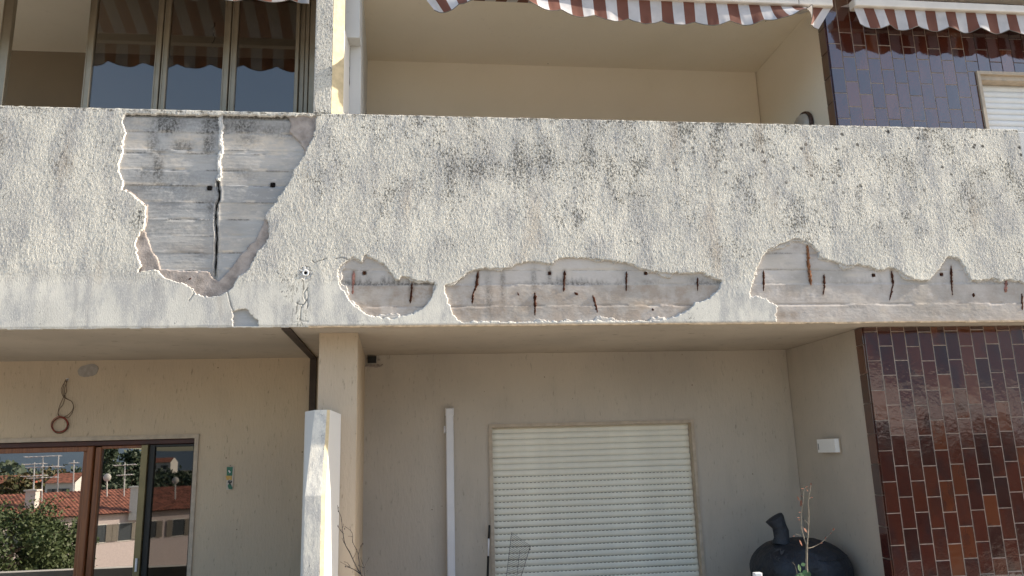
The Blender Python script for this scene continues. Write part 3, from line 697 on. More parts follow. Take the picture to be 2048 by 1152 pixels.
REB = [P(q_, 580, 460, 2.226) for q_ in ([(543, 232), (535, 325)], [(838, 180), (832, 240), (815, 285), (812, 330)], [(1092, 275), (1090, 382)], [(1225, 178), (1220, 272)], [(1350, 288), (1372, 370)], [(283, 180), (278, 285)])] + \
      [P(q_, 1400, 440, 3.16) for q_ in ([(685, 150), (690, 262), (708, 410)], [(1220, 318), (1229, 400), (1205, 510)], [(792, 340), (785, 470)], [(1597, 285), (1605, 475)])]
sheet('concrete_core', -.56, 4.14, 0, .56, .005, None, core2, 0, [M['concrete_low']], pa, col=tone2)
for (cx, cy) in SQ1:
    m = MB(); m.box(cx-.0115, cx+.0115, .0125, .05, cy-.0115, cy+.0115); m.build('tie_hole_fill', M['black'], pa)  # solid black block painting the shade inside the hole
for (cx, cy) in SQ2:
    m = MB(); m.box(cx-.008, cx+.008, .0135, .0245, cy-.008, cy+.008); m.build('tie_hole_fill', M['rust'], pa)
def ring(hole, seed):
    def f(X, Z):
        d = sdf_poly(X, Z, hole); w = .026*sstep(.45, .78, fbm(X/.09, Z/.07, 3, seed))+.010*(vnoise(X/.02, Z/.02, seed, 4)-.45)
        return np.minimum(w+d, .012-d)
    return f
for k_, hh_ in enumerate((H2, H3, H4)):
    xs_ = [q[0] for q in hh_]; zs_ = [q[1] for q in hh_]
    sheet('base_coat', min(xs_)-.01, min(4.135, max(xs_)+.01), max(0.002, min(zs_)-.01), max(zs_)+.01, .005, ring(hh_, 5+k_*3), lambda X, Z: .0085-.003*fbm(X/.03, Z/.03, 3)-.003*(fbm(X/.2, Z/.2, 2)-.5), .0185, [M['pale_coat'], M['mortar']], pa, frayed=.006)
# rusty bars
def bars(lst, ox, oy, s, mat, r=.0072):
    for pl, rr in lst:
        q = P(pl, ox, oy, s); pts = []
        for i in range(len(q)-1):
            n = max(3, int(math.hypot(q[i+1][0]-q[i][0], q[i+1][1]-q[i][1])/.008))
            for t in np.linspace(0, 1, n+1)[:-1]:
                pts.append((q[i][0]*(1-t)+q[i+1][0]*t+random.uniform(-.0012, .0012), .0165, q[i][1]*(1-t)+q[i+1][1]*t))
        pts.append((q[-1][0], .0165, q[-1][1]))
        n = len(pts); rad = [r*rr*random.uniform(.6, 1.25)*min(1, .35+3*min(i, n-1-i)/n*2) for i in range(n)]
        mm = MB(); mm.tube(pts, rad, 7, 0, .3, .9); mm.build('rusty_bar', mat, pa, True)
bars([([(543, 232), (540, 280), (535, 325)], 1), ([(838, 180), (832, 240), (815, 285), (812, 330)], 1.15), ([(1092, 275), (1093, 330), (1090, 382)], 1.25),
      ([(1225, 178), (1222, 230), (1220, 272)], .95), ([(1501, 182), (1499, 272)], .85), ([(1819, 208), (1818, 270)], .8), ([(1350, 288), (1360, 320), (1372, 370)], 1.05),
      ([(1012, 273), (1021, 290)], 1), ([(1268, 275), (1285, 287)], 1.1), ([(1617, 342), (1619, 360)], 1.1)], 580, 460, 2.226, M['rust'])
bars([([(409, 315), (410, 380), (408, 445)], .9), ([(792, 340), (794, 420), (785, 470)], .95), ([(1220, 318), (1229, 400), (1220, 450), (1205, 510)], .95), ([(1597, 285), (1600, 390), (1605, 475)], .95),
      ([(1740, 458), (1738, 485)], 1.4), ([(2045, 460), (2047, 580)], .9)], 1400, 440, 3.16, M['rust'])
bars([([(685, 150), (690, 210), (690, 262), (700, 330), (708, 410)], 1.5)], 1400, 440, 3.16, M['rust_light'])
bars([([(1948, 380), (1938, 455)], 1.5)], 1400, 440, 3.16, M['rust_red'])
bars([([(283, 180), (280, 235), (278, 285)], 1.0)], 580, 460, 2.226, M['rust_red'])
bars([([(455, 818), (462, 826)], 2.0)], 180, 200, 2.304, M['rust'])
# old drip stains below tie wires are thin mortar runs
# weep pipe
dp = MB(); prof = [(.020, .012), (.0205, -.001), (.017, -.003), (.0105, -.001), (.0100, .02)]
dp.lathe(prof, (dc[0]-.001, 0, dc[2]), 'y', 28); o = dp.build('drain_pipe', M['lamp_white'], pa, True)
dk = MB(); dk.lathe([(.0001, .008), (.0102, .008)], (dc[0]-.001, 0, dc[2]), 'y', 20); dk.build('pipe_bore', M['black'], o)
rg = MB(); rs_ = random.Random(3)
for k in range(70):
    a = rs_.uniform(0, 6.28); r = rs_.uniform(.022, .040); x, z = dc[0]+math.cos(a)*r, dc[2]+math.sin(a)*r; q = rs_.uniform(.003, .008)
    rg.box(x-q, x+q, .003+rs_.uniform(-.004, .006), .022, z-q*.8, z+q*.8, 0, .0015)
tag(rg.build('mortar_collar', M['mortar'], pa), kind='stuff')
# cream mortar drip edge along the bottom
m = MB(); x = -.655
while x < 4.141:
    w_ = random.uniform(.05, .22); h_ = .010+random.uniform(-.0025, .0025); y0 = -.0015 if x < 2.2 else random.choice((.004, .010, .002))
    if not (2.9 < x < 3.0): m.box(x, min(x+w_, 4.141), y0, .024, -h_, -.0005)
    x += w_
tag(m.build('drip_edge', M['lip'], pa), kind='stuff')
m = MB(); x = -4.6
while x < -.66:
    w_ = random.uniform(.01, .06); m.box(x, min(x+w_, -.656), .003, .026, -random.uniform(.001, .006), .001); x += w_
tag(m.build('drip_edge', M['parapet'], pa), kind='stuff')

# white end block beyond the parapet
m = MB(); m.box(4.149, 5.6, .012, .14, .0, 1.335, 0, .004); tag(m.build('white_parapet_block', M['white_wall']), 'white painted wall piece at the right end of the weathered parapet', 'wall')

# brown flat steel strip: soffit then down the rear wall
fs = thing('steel_strip', 'dark brown steel strip running back along the soffit and down beside the column', 'metal strip')
m = MB(); m.prism([(-.815, .03), (-.765, .03), (-.795, BL-.03), (-.842, BL-.03)], -.014, -.001); m.build('soffit_strip', M['dark_steel'], fs)
m = MB(); m.box(-.842, -.795, BL-.03, BL-.004, -2.5, -.001); m.build('wall_strip', M['dark_steel'], fs)

# lower own balcony parapet (its inner face shows in the window) 
m = MB(); m.box(-4.6, 5.6, .0, .12, -2.72, -1.65, 0, .004)
tag(m.build('lower_parapet', M['white_wall']), 'pale parapet of the lower balcony reflected at the foot of the window', 'wall')

# ------------------------------------------------------------------ tiled walls
def tiled(zlo, zhi, x0, label, nx, par, opening=None, twz=(.0971, .1954), zref=0.0, strip=None):
    t = thing('tiled_wall', label, 'wall'); tw, th = twz
    m = MB()
    if opening:
        ox, oz = opening
        m.box(x0+.006, ox, TI+.012, 1.6, zlo, zhi); m.box(ox, 5.6, TI+.012, 1.6, oz, zhi); m.box(ox, 5.6, TI+.16, 1.6, zlo, oz)
    else: m.box(x0+.006, 5.6, TI+.012, 1.6, zlo, zhi)
    m.build('wall_core', [M['cream'] if opening else M['taupe']], t)
    gb = MB()
    if opening: gb.box(x0+.0035, ox, TI-.0012, TI+.012, zlo, zhi); gb.box(ox, 5.6, TI+.0030, TI+.012, oz, zhi)
    else: gb.box(x0+.0035, 5.6, TI-.0012, TI+.012, zlo, zhi)
    gb.box(x0+.0035, x0+.006, TI+.0035, TI+.10, zlo, zhi); gb.build('grout', M['grout'], t)
    cache = {}
    def tile_at(xa, xb, za, zb, side=False):
        g = .0052/2; w, h = round(xb-xa-2*g, 4), round(zb-za-2*g, 4)
        if w < .01 or h < .012: return
        key = (w, h, side)
        if key not in cache:
            q = MB(); q.box(-w/2, w/2, -.006, .004, -h/2, h/2, 0, .0012)
            me = q.build('tile', M['tile'], t); cache[key] = me.data; o_ = me
        else:
            o_ = bpy.data.objects.new('tile', cache[key]); link(o_, t)
        jx, jz = random.gauss(0, .0030), random.gauss(0, .0045)
        if side: o_.location = (x0, (xa+xb)/2, (za+zb)/2); o_.rotation_euler = (jz, 0, -math.pi/2+jx)
        else: o_.location = ((xa+xb)/2, TI+.006-.004+random.uniform(0, .0012), (za+zb)/2); o_.rotation_euler = (jz, 0, jx)
    for i in range(nx):
        xa = x0+i*tw; xb = xa+tw
        off = (0.5 if (i+par) % 2 else 0)*th + random.choice((0, 0, 0, .006, -.006))
        if zref == 0.0 and i == 0: off = .062
        z = zref+off
        while z > zhi: z -= th
        ztop = zhi
        while ztop > zlo:
            zbm = max(z, zlo); zz1 = ztop
            if ztop-zbm > .012:
                if opening and xb > ox+.002:
                    if zz1 > oz+.01: tile_at(xa, xb, max(zbm, oz), zz1)
                    if xa < ox-.01: tile_at(xa, ox, zbm, min(zz1, oz)) if zbm < oz else None
                else: tile_at(xa, xb, zbm, zz1)
            ztop = zbm; z -= th
    z = zhi-random.uniform(.05, .15); ztop = zhi
    while ztop > zlo:
        zb_ = max(z, zlo)
        if ztop-zb_ > .012: tile_at(TI+.006, TI+.100, zb_, ztop, True)
        ztop = zb_; z -= th
    return t
tiled(-1.98, -.001, 2.948, 'reddish brown glazed tile wall beside the lower balcony recess', 21, 0, zref=-.034)
uw = (4.090, 1.905)
tiled(.95, 2.4805, 2.955, 'dark glazed tile wall reflecting the sky behind the upper parapet', 20, 0, opening=uw, zref=2.087+.1954*.0)
# below the tile reach
m = MB(); m.box(2.956, 5.6, TI+.02, 1.55, .2, .949); tag(m.build('side_wall', M['cream']), 'cream base of the upper side wall hidden behind the parapet', 'wall')
m = MB(); m.box(2.956, 5.6, TI+.02, 1.55, -2.55, -1.981); tag(m.build('side_wall', M['taupe']), 'taupe base of the lower side wall below the red tiles', 'wall')

# ------------------------------------------------------------------ roller shutters
def shutter(label, x0, x1, ztop, n, pitch, Y, slatmat, frame, slot_from=0, slots=True):
    t = thing('roller_shutter', label, 'shutter', loc=((x0+x1)/2, Y, ztop-n*pitch)); L = Vector(t.location)
    w = x1-x0; prof = [(0, .000), (-.004, .004), (-.0075, .011), (-.009, .020), (-.0082, .029), (-.0055, .036), (-.0012, .0395), (-.0012, pitch-.001)]
    def make(slot):
        q = MB(); P0 = [(y, z) for y, z in prof]
        sc = (pitch-.0065)/.0395
        P0 = [(y, z*sc if z <= .0395 else z) for y, z in P0]
        for (ya, za), (yb, zb_) in zip(P0[:-1], P0[1:]): q.quad((-w/2, ya, za), (w/2, ya, za), (w/2, yb, zb_), (-w/2, yb, zb_))
        q.quad((-w/2, 0, 0), (-w/2, .004, 0), (w/2, .004, 0), (w/2, 0, 0))
        if slot:
            zc = pitch-.0038; x = -w/2+.012
            while x < w/2-.02:
                q.quad((x, -.0017, zc-.0016), (x+.017, -.0017, zc-.0016), (x+.017, -.0017, zc+.0016), (x, -.0017, zc+.0016), 1); x += .0302
        else:
            zc = pitch-.0038; q.quad((-w/2, -.0016, zc-.0004), (w/2, -.0016, zc-.0004), (w/2, -.0016, zc+.0006), (-w/2, -.0016, zc+.0006), 2)
        me = bpy.data.meshes.new('slat'); me.from_pydata(q.v, [], q.f)
        for mm in (slatmat, M['slot_shade'], M['hem']): me.materials.append(mm)
        me.polygons.foreach_set('material_index', q.m); return me
    A_, B_ = make(True), make(False)
    for k in range(n):
        o_ = bpy.data.objects.new('slat', A_ if (slots and k >= slot_from) else B_); link(o_, t)
        o_.location = (random.uniform(-.001, .001), random.uniform(-.0004, .0004), (n-1-k)*pitch)
        o_.rotation_euler = (random.gauss(0, .028), random.gauss(0, .0007), 0)
    fm = MB()
    for b in frame: fm.box(b[0]-L.x, b[1]-L.x, b[2]-L.y, b[3]-L.y, b[4]-L.z, b[5]-L.z)
    fm.build('stone_surround', M['stone'], t)
    return t
M['slot_shade'] = plain("shutter_slot_shadow", (.05, .03, .02), .9)  # dark quads paint the shade inside the light slots
fx0, fx1, fz = .508, 2.124, -.542
shutter('wide ivory roller shutter with dotted light slots in the lower bay', wx0+.003, wx1-.003, wz+.002, 31, .0463, BR+.062, M['slat'],
        [(fx0, wx0, BR-.014, BR+.12, -2.4, wz), (wx1, fx1, BR-.014, BR+.12, -2.4, wz), (fx0, fx1, BR-.014, BR+.12, wz, fz)], slot_from=8)
m = MB(); m.box(wx0-.05, wx1+.05, BR+.181, BR+.20, -2.5, -.5); m.box(wx0-.05, wx1+.05, BR+.1, BR+.18, -2.55, -1.995)
tag(m.build('shutter_backing', M['interior']), kind='structure')
sx0 = 4.150
shutter('small white roller shutter at the right end of the upper tile wall', sx0, 5.5, 1.845, 19, .047, TI+.085, M['slat_white'],
        [(4.088, 4.112, TI-.018, TI+.13, .9, 1.882), (4.088, 5.6, TI-.018, TI+.13, 1.882, 1.906), (4.112, sx0, TI+.03, TI+.13, .9, 1.845), (4.112, 5.6, TI+.004, TI+.13, 1.846, 1.8815)], slots=False)

# ------------------------------------------------------------------ awnings
def awning(label, x0, x1, zb, zt_, Y, drop, tilt, group=None, sag=.0, P_=.2385, stripe=.0795, x_first=0, shear=None, joints=(), phase=0.0, bar=True):
    t = thing('awning', label, 'awning', group or 'brown and white striped awnings', loc=(x0, Y, zb)); O = np.array([x0, Y, zb])
    m = MB(); q = [0]+[j-x0 for j in joints]+[x1-x0]
    for a, b in zip(q[:-1], q[1:]): m.box(a+.0015, b-.0015, -.04, .035, .0, zt_-zb, 0, .006)
    m.box(0.0, x1-x0, -.03, .03, .004, zt_-zb-.004)
    m.build('front_bar', M['alu_white'], t)
    # valance
    per = 12; n = int((x1-x0)/stripe*per); rows = 12; V = []; Q = []; MI = []
    xs = np.linspace(0.004, x1-x0-.004, n+1)
    hem = []
    for i, x in enumerate(xs):
        D = drop - .028 + .036*abs(math.sin(math.pi*(x+phase)/P_)); th = tilt(x+x0)
        for r in range(rows+1):
            s_ = r/rows; ang = th*(.70+.60*s_)
            if r == 0: y, z = -.012, .002
            else: y -= math.sin(ang)*D/rows; z -= math.cos(ang)*D/rows
            wv = (.006*math.sin(x*23+1) + .016*(float(vnoise(np.array(x*9.+x0+20), np.array(3.)))-.5) + .010*(float(vnoise(np.array(x*24.+40), np.array(s_*2.)))-.5))*s_
            dx = (shear(x+x0)*s_ if shear else 0)
            V.append((x+dx, y+wv*math.cos(ang), z))
        hem.append(V[-1])
    for i in range(n):
        for r in range(rows):
            k = i*(rows+1)+r; Q.append((k, k+1, k+rows+2, k+rows+1)); MI.append(int(((xs[i]+xs[i+1])/2+x_first)/stripe) % 2)
    cw = M['grey_cloth'] if x1 < 0 else M['white_cloth']
    fast_mesh('valance', V, Q, [cw, M['brown']], MI, t)
    hm = MB(); hm.tube(hem, .0026, 5); hm.build('hem', M['hem'], t, True)
    # rolled-out cloth sloping up and back to the wall
    V = []; Q = []; MI = []
    for i, x in enumerate(xs[::3]):
        for r in range(5):
            s_ = r/4; V.append((x, .02+s_*.42, (zt_-zb)-.008+s_*.17))
    nn = len(xs[::3])
    for i in range(nn-1):
        for r in range(4): k = i*5+r; Q.append((k, k+1, k+6, k+5)); MI.append(int((xs[::3][i]+.01+x_first)/stripe) % 2)
    fast_mesh('awning_cloth', V, Q, [M['grey_cloth'] if x1 < 0 else M['white_cloth'], M['brown']], MI, t)
    return t
def interp(tab):
    a = np.array(tab, float); return lambda x: float(np.interp(x, a[:, 0], a[:, 1]))
zbar = 2.276
Vtab = [(805, 42), (850, 39), (900, 28), (940, 15), (970, 4), (1000, -6), (1010, 1), (1030, 6), (1060, 17), (1100, 26), (1150, 33), (1200, 38), (1250, 43), (1300, 45), (1400, 44), (1450, 39), (1500, 36), (1520, 32),
        (1545, 22), (1570, 17), (1590, 8), (1605, 1), (1615, 13), (1630, 32), (1650, 44), (1690, 40)]
tilt_tab = [(float(W(u, 15, 1, .08)[0]), max(0.02, min(1.25, (44-v)/48*1.2))) for u, v in Vtab]
awning('white and brown striped awning with wind-curled valance over the upper balcony', -.01, 2.918, zbar, zbar+.062, .08, .178, interp(tilt_tab), joints=(2.66,), x_first=0.0,
       shear=lambda x: (.12*sstep(2.62, 2.9, x)*-1.0) if x > 2.6 else 0.10*float(1-sstep(0.0, .35, x)))
awning('brown and white striped awning hanging straight in front of the tile wall', 3.082, 5.5, zbar+.012, zbar+.075, .08, .160, lambda x: .05, x_first=0.0, shear=lambda x: .03 if x < 3.2 else .03*max(0, 1-(x-3.2)*3))
awning('grey and brown striped awning above the glazed loggia', -3.6, -.70, 2.250, 2.31, .0, .165, lambda x: .10, x_first=.04, phase=.09)

# ------------------------------------------------------------------ glazed loggia, upper left
GY = .42
lg = thing('loggia_window', 'bronze aluminium sliding windows glazing the upper left loggia', 'window')
def bar_(m, x0, x1, z0, z1, y0=GY-.02, y1=GY+.02): m.box(x0, x1, y0, y1, z0, z1, 0, .003)
zf0, zf1 = .95, 2.4
for (a, b) in ((-2.76, -2.697), (-2.215, -2.171), (-1.775, -1.737), (-1.728, -1.692), (-1.334, -1.292), (-1.283, -1.244)):
    m = MB(); bar_(m, a, b, zf0, zf1); m.box(a+.004, a+.010, GY-.026, GY-.02, zf0, zf1); m.build('window_stile', M['bronze'], lg)
m = MB(); bar_(m, -.855, -.83, zf0, zf1); bar_(m, -.826, -.795, zf0, zf1, GY+.0, GY+.05); bar_(m, -.79, -.765, zf0, zf1, GY-.01, GY+.04); bar_(m, -.757, -.70, zf0, zf1, GY-.03, GY+.05)
m.build('window_jamb', M['bronze'], lg)
for (a, b) in ((-2.171, -1.775), (-1.692, -1.334), (-1.244, -.855)):
    m = MB(); m.box(a-.005, b+.005, GY-.003, GY+.003, zf0, zf1); o = m.build('pane', M['glass_up'], lg); o.rotation_euler = (0, 0, 0)
m = MB(); m.box(-3.6, -.66, GY-.03, GY+.05, 2.4, 2.48); m.box(-3.6, -.66, GY-.03, GY+.05, .90, .95); m.build('window_rail', M['bronze'], lg)
m = MB(); m.box(-.668, -.627, .272, 1.45, .2, 2.4815); tag(m.build('loggia_side_wall', M['tan']), 'tan side wall closing the glazed loggia at the pillar', 'wall')
m = MB(); m.box(-4.2, -.66, .145, GY+.02, .2, .9); tag(m.build('loggia_sill_wall', M['tan']), 'low wall under the loggia windows behind the parapet', 'wall')
# ceiling hook with a short chain
m = MB(); hk = W(430, 28, 1, .9)
zz = 2.48
pts = [(hk[0], .9, zz), (hk[0]+.004, .9, zz-.03), (hk[0]-.012, .9, zz-.05), (hk[0]+.008, .9, zz-.075), (hk[0]-.004, .9, zz-.10), (hk[0]+.01, .9, zz-.125), (hk[0], .9, zz-.16), (hk[0]-.012, .9, zz-.17)]
m.tube(pts, .003, 5); tag(m.build('ceiling_hook', M['black_paint']), 'short dark wire hook hanging inside the loggia behind the glass', 'hook')

# ------------------------------------------------------------------ wooden window, lower left
wd = thing('wooden_window', 'brown wooden window mirroring the red tiled roof across the street', 'window')
Yw = BL+.04
m = MB(); m.box(-4.2, -1.632, BL-.012, BL+.10, lz, lz+.030); m.box(lx1, -1.632, BL-.012, BL+.10, -2.5, lz); m.build('stone_surround', M['stone'], wd)
m = MB(); m.box(-4.2, lx1, Yw-.02, Yw+.04, lz-.038, lz-.001, 0, .004); m.build('top_rail', M['wood_dark'], wd)
m = MB(); m.box(-4.2, -2.425, Yw+.0, Yw+.05, lz-.075, lz-.0385, 0, .004); m.build('sash_rail', M['wood'], wd)
m = MB(); m.box(-2.450, -2.424, Yw, Yw+.05, -2.5, lz-.0755, 0, .004); m.build('sash_stile', M['wood'], wd)
m = MB(); m.box(-2.420, -2.372, Yw-.025, Yw+.045, -2.5, lz-.039, 0, .006); m.build('mullion', M['wood'], wd)
m = MB(); m.box(-2.366, -2.325, Yw-.004, Yw+.05, -2.5, lz-.045, 0, .004); m.build('sash_stile', M['wood'], wd)
m = MB(); m.box(-2.3245, -2.034, Yw-.004, Yw+.05, lz-.060, lz-.039, 0, .004); m.build('sash_rail', M['wood'], wd)
m = MB(); m.box(-2.033, -1.985, Yw-.05, Yw-.006, -2.5, lz-.039, 0, .004); m.box(-1.992, -1.986, Yw-.056, Yw-.05, -2.5, lz-.039); st = m.build('sliding_stile', M['olive_alu'], wd)
m = MB(); hz = W(278, 1130, 1, BL-.02)[2]; m.box(-2.014, -2.000, Yw-.066, Yw-.05, hz-.045, hz+.045, 0, .003); m.build('handle', M['pvc'], st)
m = MB(); m.box(-1.983, -1.942, Yw-.03, Yw+.01, -2.5, lz-.04, 0, .003); m.box(-1.942, lx1, Yw-.03, Yw+.01, lz-.058, lz-.04, 0, .003); m.box(-1.672, lx1-.001, Yw-.03, Yw+.01, -2.5, lz-.059, 0, .003)
m.build('door_frame', M['black_paint'], wd)
for (a, b, yy, mat) in ((-4.2, -2.450, Yw+.022, M['glass_low']), (-2.325, -2.033, Yw+.022, M['glass_low']), (-1.942, -1.672, Yw-.012, M['glass_dark'])):
    m = MB(); m.box(a, b, yy, yy+.006, -2.5, lz-.05); m.build('pane', mat, wd)

# ------------------------------------------------------------------ small things on the walls
# round grey repair patch
c = W(176, 741, 1, BL-.002); pts = []
for k in range(26):
    a = 2*math.pi*k/26; r = .064*(1+.16*math.sin(2*a+1)+random.uniform(-.06, .06)); pts.append((c[0]+math.cos(a)*r*1.0, BL-.0035, c[2]+math.sin(a)*r*.85))
m = MB(); m.poly(pts[::-1]); m.poly([(x, BL+.01, z) for x, y, z in pts])
for k in range(26):
    a_, b_ = pts[k], pts[(k+1) % 26]; m.quad(a_, b_, (b_[0], BL+.01, b_[2]), (a_[0], BL+.01, a_[2]))
tag(m.build('filler_patch', plain("grey_filler", (.33, .30, .27), .95, var=.12, nscale=40)), 'round grey filler patch on the wall above the cable coil', 'patch')
# cable coil
cc_ = thing('cable_coil', 'coil of thin red and brown cables hanging from the wall above the window', 'cable')
yq = BL-.012
def wire_path(px, y0=yq): return [W(80+a/7.2, 720+b/7.2, 1, y0-.004*math.sin(i)) for i, (a, b) in enumerate(px)]
def smooth_pts(p, k=5):
    p = [np.array(q) for q in p]; out = []
    for i in range(len(p)-1):
        p0, p1, p2, p3 = p[max(i-1, 0)], p[i], p[i+1], p[min(i+2, len(p)-1)]
        for t in np.linspace(0, 1, k+1)[:-1]:
            out.append(.5*((2*p1)+(-p0+p2)*t+(2*p0-5*p1+4*p2-p3)*t*t+(-p0+3*p1-3*p2+p3)*t**3))
    out.append(p[-1]); return out
m = MB()
for px in ([(405, 272), (365, 290), (345, 360), (325, 440), (345, 520), (395, 565), (460, 605), (485, 690), (450, 780), (400, 830), (290, 815)],
           [(400, 275), (385, 320), (350, 420), (360, 530), (330, 640), (285, 700), (262, 760), (285, 820)],
           [(380, 290), (375, 380), (380, 460), (350, 510), (300, 620), (270, 700), (258, 770), (270, 810)],
           [(380, 290), (325, 370), (305, 440), (330, 520), (380, 560), (455, 600), (480, 680), (430, 770), (340, 825)]):
    m.tube(smooth_pts(wire_path(px)), .0019, 5)
m.build('loose_cable', M['wire_brown'], cc_, True)
cen = W(120.3, 850, 1, yq)
for nm, mt, cnt in (('cable_loop', M['wire_red'], 4), ('cable_loop', M['wire_brown'], 3)):
    m = MB()
    for k in range(cnt):
        r0 = random.uniform(.050, .058); ox, oz = random.uniform(-.004, .004), random.uniform(-.005, .005); ph = random.uniform(0, 6)
        pts = [(cen[0]+ox+math.cos(t)*r0*(1+.03*math.sin(2*t+ph)), yq-random.uniform(.0, .003)-.003*k, cen[2]+oz+math.sin(t)*r0*(1+.03*math.sin(3*t+ph))) for t in np.linspace(0, 2*math.pi, 33)]
        m.tube(pts, .0020, 5)
    m.build(nm, mt, cc_, True)
hw = W(80+395/7.2, 720+278/7.2, 1, BL-.004); m = MB(); m.box(hw[0]-.009, hw[0]+.009, BL-.01, BL-.001, hw[2]-.008, hw[2]+.008, 0, .002); m.build('wall_hook', M['pvc'], cc_)
# thermometer board
tb = thing('wall_thermometer', 'narrow green and yellow wall thermometer board on the tan wall', 'thermometer')
def zT(px, py, y=BL-.010):
    p_ = W(430+px/12.8, 910+py/12.8, 1, y); return p_[0], p_[2]
x0, z1 = zT(305, 305); x1, z0 = zT(455, 885)
m = MB(); m.box(x0+.002, x1, BL-.008, BL-.002, z0, z1, 0, .001); m.build('backing_board', M['cream_paint'], tb)
def flat(name, mat, pts, dy=.010, th=.0025):
    pp = [zT(a, b) for a, b in pts]; n = len(pp); q = MB(); q.poly([(x, BL-dy, z) for x, z in pp][::-1]);
    for k in range(n):
        a_, b_ = pp[k], pp[(k+1) % n]; q.quad((a_[0], BL-dy, a_[1]), (b_[0], BL-dy, b_[1]), (b_[0], BL-dy+th, b_[1]), (a_[0], BL-dy+th, a_[1]))
    return q.build(name, mat, tb)
flat('green_plate', M['green'], [(300, 305), (300, 530), (440, 530), (458, 305)])
flat('yellow_plate', M['yellow'], [(270, 535), (300, 645), (360, 635), (385, 590), (380, 530)])
flat('gauge_tube', M['yellow'], [(385, 540), (385, 640), (430, 640), (430, 530)], .0105)
flat('bird_figure', M['black_paint'], [(320, 700), (345, 660), (350, 640), (375, 648), (380, 690), (395, 690), (400, 645), (435, 670), (430, 710), (395, 725), (410, 770), (380, 760), (355, 715)], .0115)
flat('green_figure', M['green'], [(325, 790), (350, 735), (385, 730), (420, 770), (430, 810), (452, 815), (440, 880), (350, 870)], .0108)
flat('white_mark', M['pvc'], [(345, 395), (375, 392), (372, 415), (400, 425), (395, 450), (365, 465), (372, 435), (350, 425)], .0125, .001)
m = MB(); q = zT(388, 272); m.lathe([(.0001, -.004), (.003, -.004), (.003, .004)], (q[0], BL-.006, q[1]), 'y', 10); m.build('nail', M['wire_steel'], tb)
# broken box hole in the dark corner
jb = thing('broken_junction_box', 'broken dark junction box under the soffit behind the column', 'electrical box')
a_ = W(733, 710, 1, BR); b_ = W(768, 734, 1, BR)
m = MB(); m.box(a_[0]+.010, a_[0]+.075, BR-.028, BR-.002, b_[2]+.030, a_[2]-.012, 0, .004); m.build('box_body', M['black_paint'], jb)
m = MB()
for k in range(26):
    x = random.uniform(a_[0]-.002, b_[0]-.012); z = random.choice((random.uniform(b_[2]-.002, b_[2]+.02), random.uniform(b_[2], a_[2]-.01))); q = random.uniform(.004, .011)
    if a_[0]+.008 < x < a_[0]+.08 and z > b_[2]+.02: continue
    m.box(x-q, x+q, BR-.012*random.random()-.004, BR, z-q*.6, z+q*.6, 0, .001)
tag(m.build('broken_plaster', M['base_coat'], jb), kind='stuff')
# white cable duct
dt = thing('cable_duct', 'tall white plastic cable duct on the taupe wall left of the shutter', 'duct')
m = MB(); m.box(.184, .242, BR-.055, BR-.001, -2.5, -.445, 0, .006); m.build('duct_body', M['pvc'], dt)
m = MB(); m.box(.181, .245, BR-.060, BR-.001, -.470, -.415, 0, .007); m.build('end_cap', M['pvc'], dt)
m = MB(); m.box(.168, .1835, BR-.03, BR-.001, -.60, -.545, 0, .004); m.build('clip', M['pvc'], dt)
# box lamp on side wall
XS = 2.952
bl2 = thing('wall_lamp', 'white rectangular lamp on the side wall of the lower recess', 'lamp')
pA = W(1634, 880, 0, XS-.05); pB = W(1672, 905, 0, XS-.05)
y_a, y_b = min(pA[1], pB[1]), max(pA[1], pB[1])
m = MB(); z_a, z_b = -.865, -.757
z_t = W(1655, 878, 0, XS-.05)[2]; z_l = W(1655, 905, 0, XS-.05)[2]
m.box(XS-.052, XS-.020, y_a, y_b, z_l, z_t); m.build('diffuser', M['lamp_white'], bl2)
m = MB(); m.box(XS-.020, XS-.001, y_a+.012, y_b-.006, z_l-.006, z_t+.006); m.build('base', M['stone'], bl2)
m = MB(); m.box(XS-.0545, XS-.052, y_b-.02, y_b-.014, z_l+.02, z_t-.03); m.build('mark', M['hem'], bl2)
# round lamp upper
rl = thing('wall_lamp', 'round lamp with brown ring on the cream side wall just above the parapet', 'lamp')
cR = W(1606, 254, 0, 2.93)
m = MB(); m.lathe([(.118, -.001), (.118, -.022), (.114, -.028), (.105, -.028), (.102, -.015)], (2.954, cR[1], cR[2]), 'x', 40); m.build('lamp_ring', M['lamp_brown'], rl, True)
m = MB(); m.lathe([(.103, -.012), (.098, -.040), (.08, -.062), (.04, -.075), (.0001, -.078)], (2.954, cR[1], cR[2]), 'x', 40); m.build('lamp_glass', M['opal'], rl, True)

# ------------------------------------------------------------------ things standing on the lower balcony
# pole leaning on the wall
pl = thing('broom_pole', 'black and white telescopic pole leaning beside the shutter', 'pole')
def pp_(u, v, y): return tuple(W(u, v, 1, y))
p0, p1, p2 = pp_(979, 1050, BR-.03), pp_(977.5, 1077, BR-.036), pp_(976.5, 1112, BR-.05)
d_ = np.array(p2)-np.array(p1); p3 = tuple(np.array(p2)+d_*8)
m = MB(); m.tube([p0, p1], [.0075, .0085], 10); m.build('grip', M['black_paint'], pl, True)
m = MB(); m.tube([p1, p2], .0062, 10); m.build('white_shaft', M['pvc'], pl, True)
m = MB(); m.tube([p2, p3], .0085, 10); m.build('dark_shaft', M['black_paint'], pl, True)
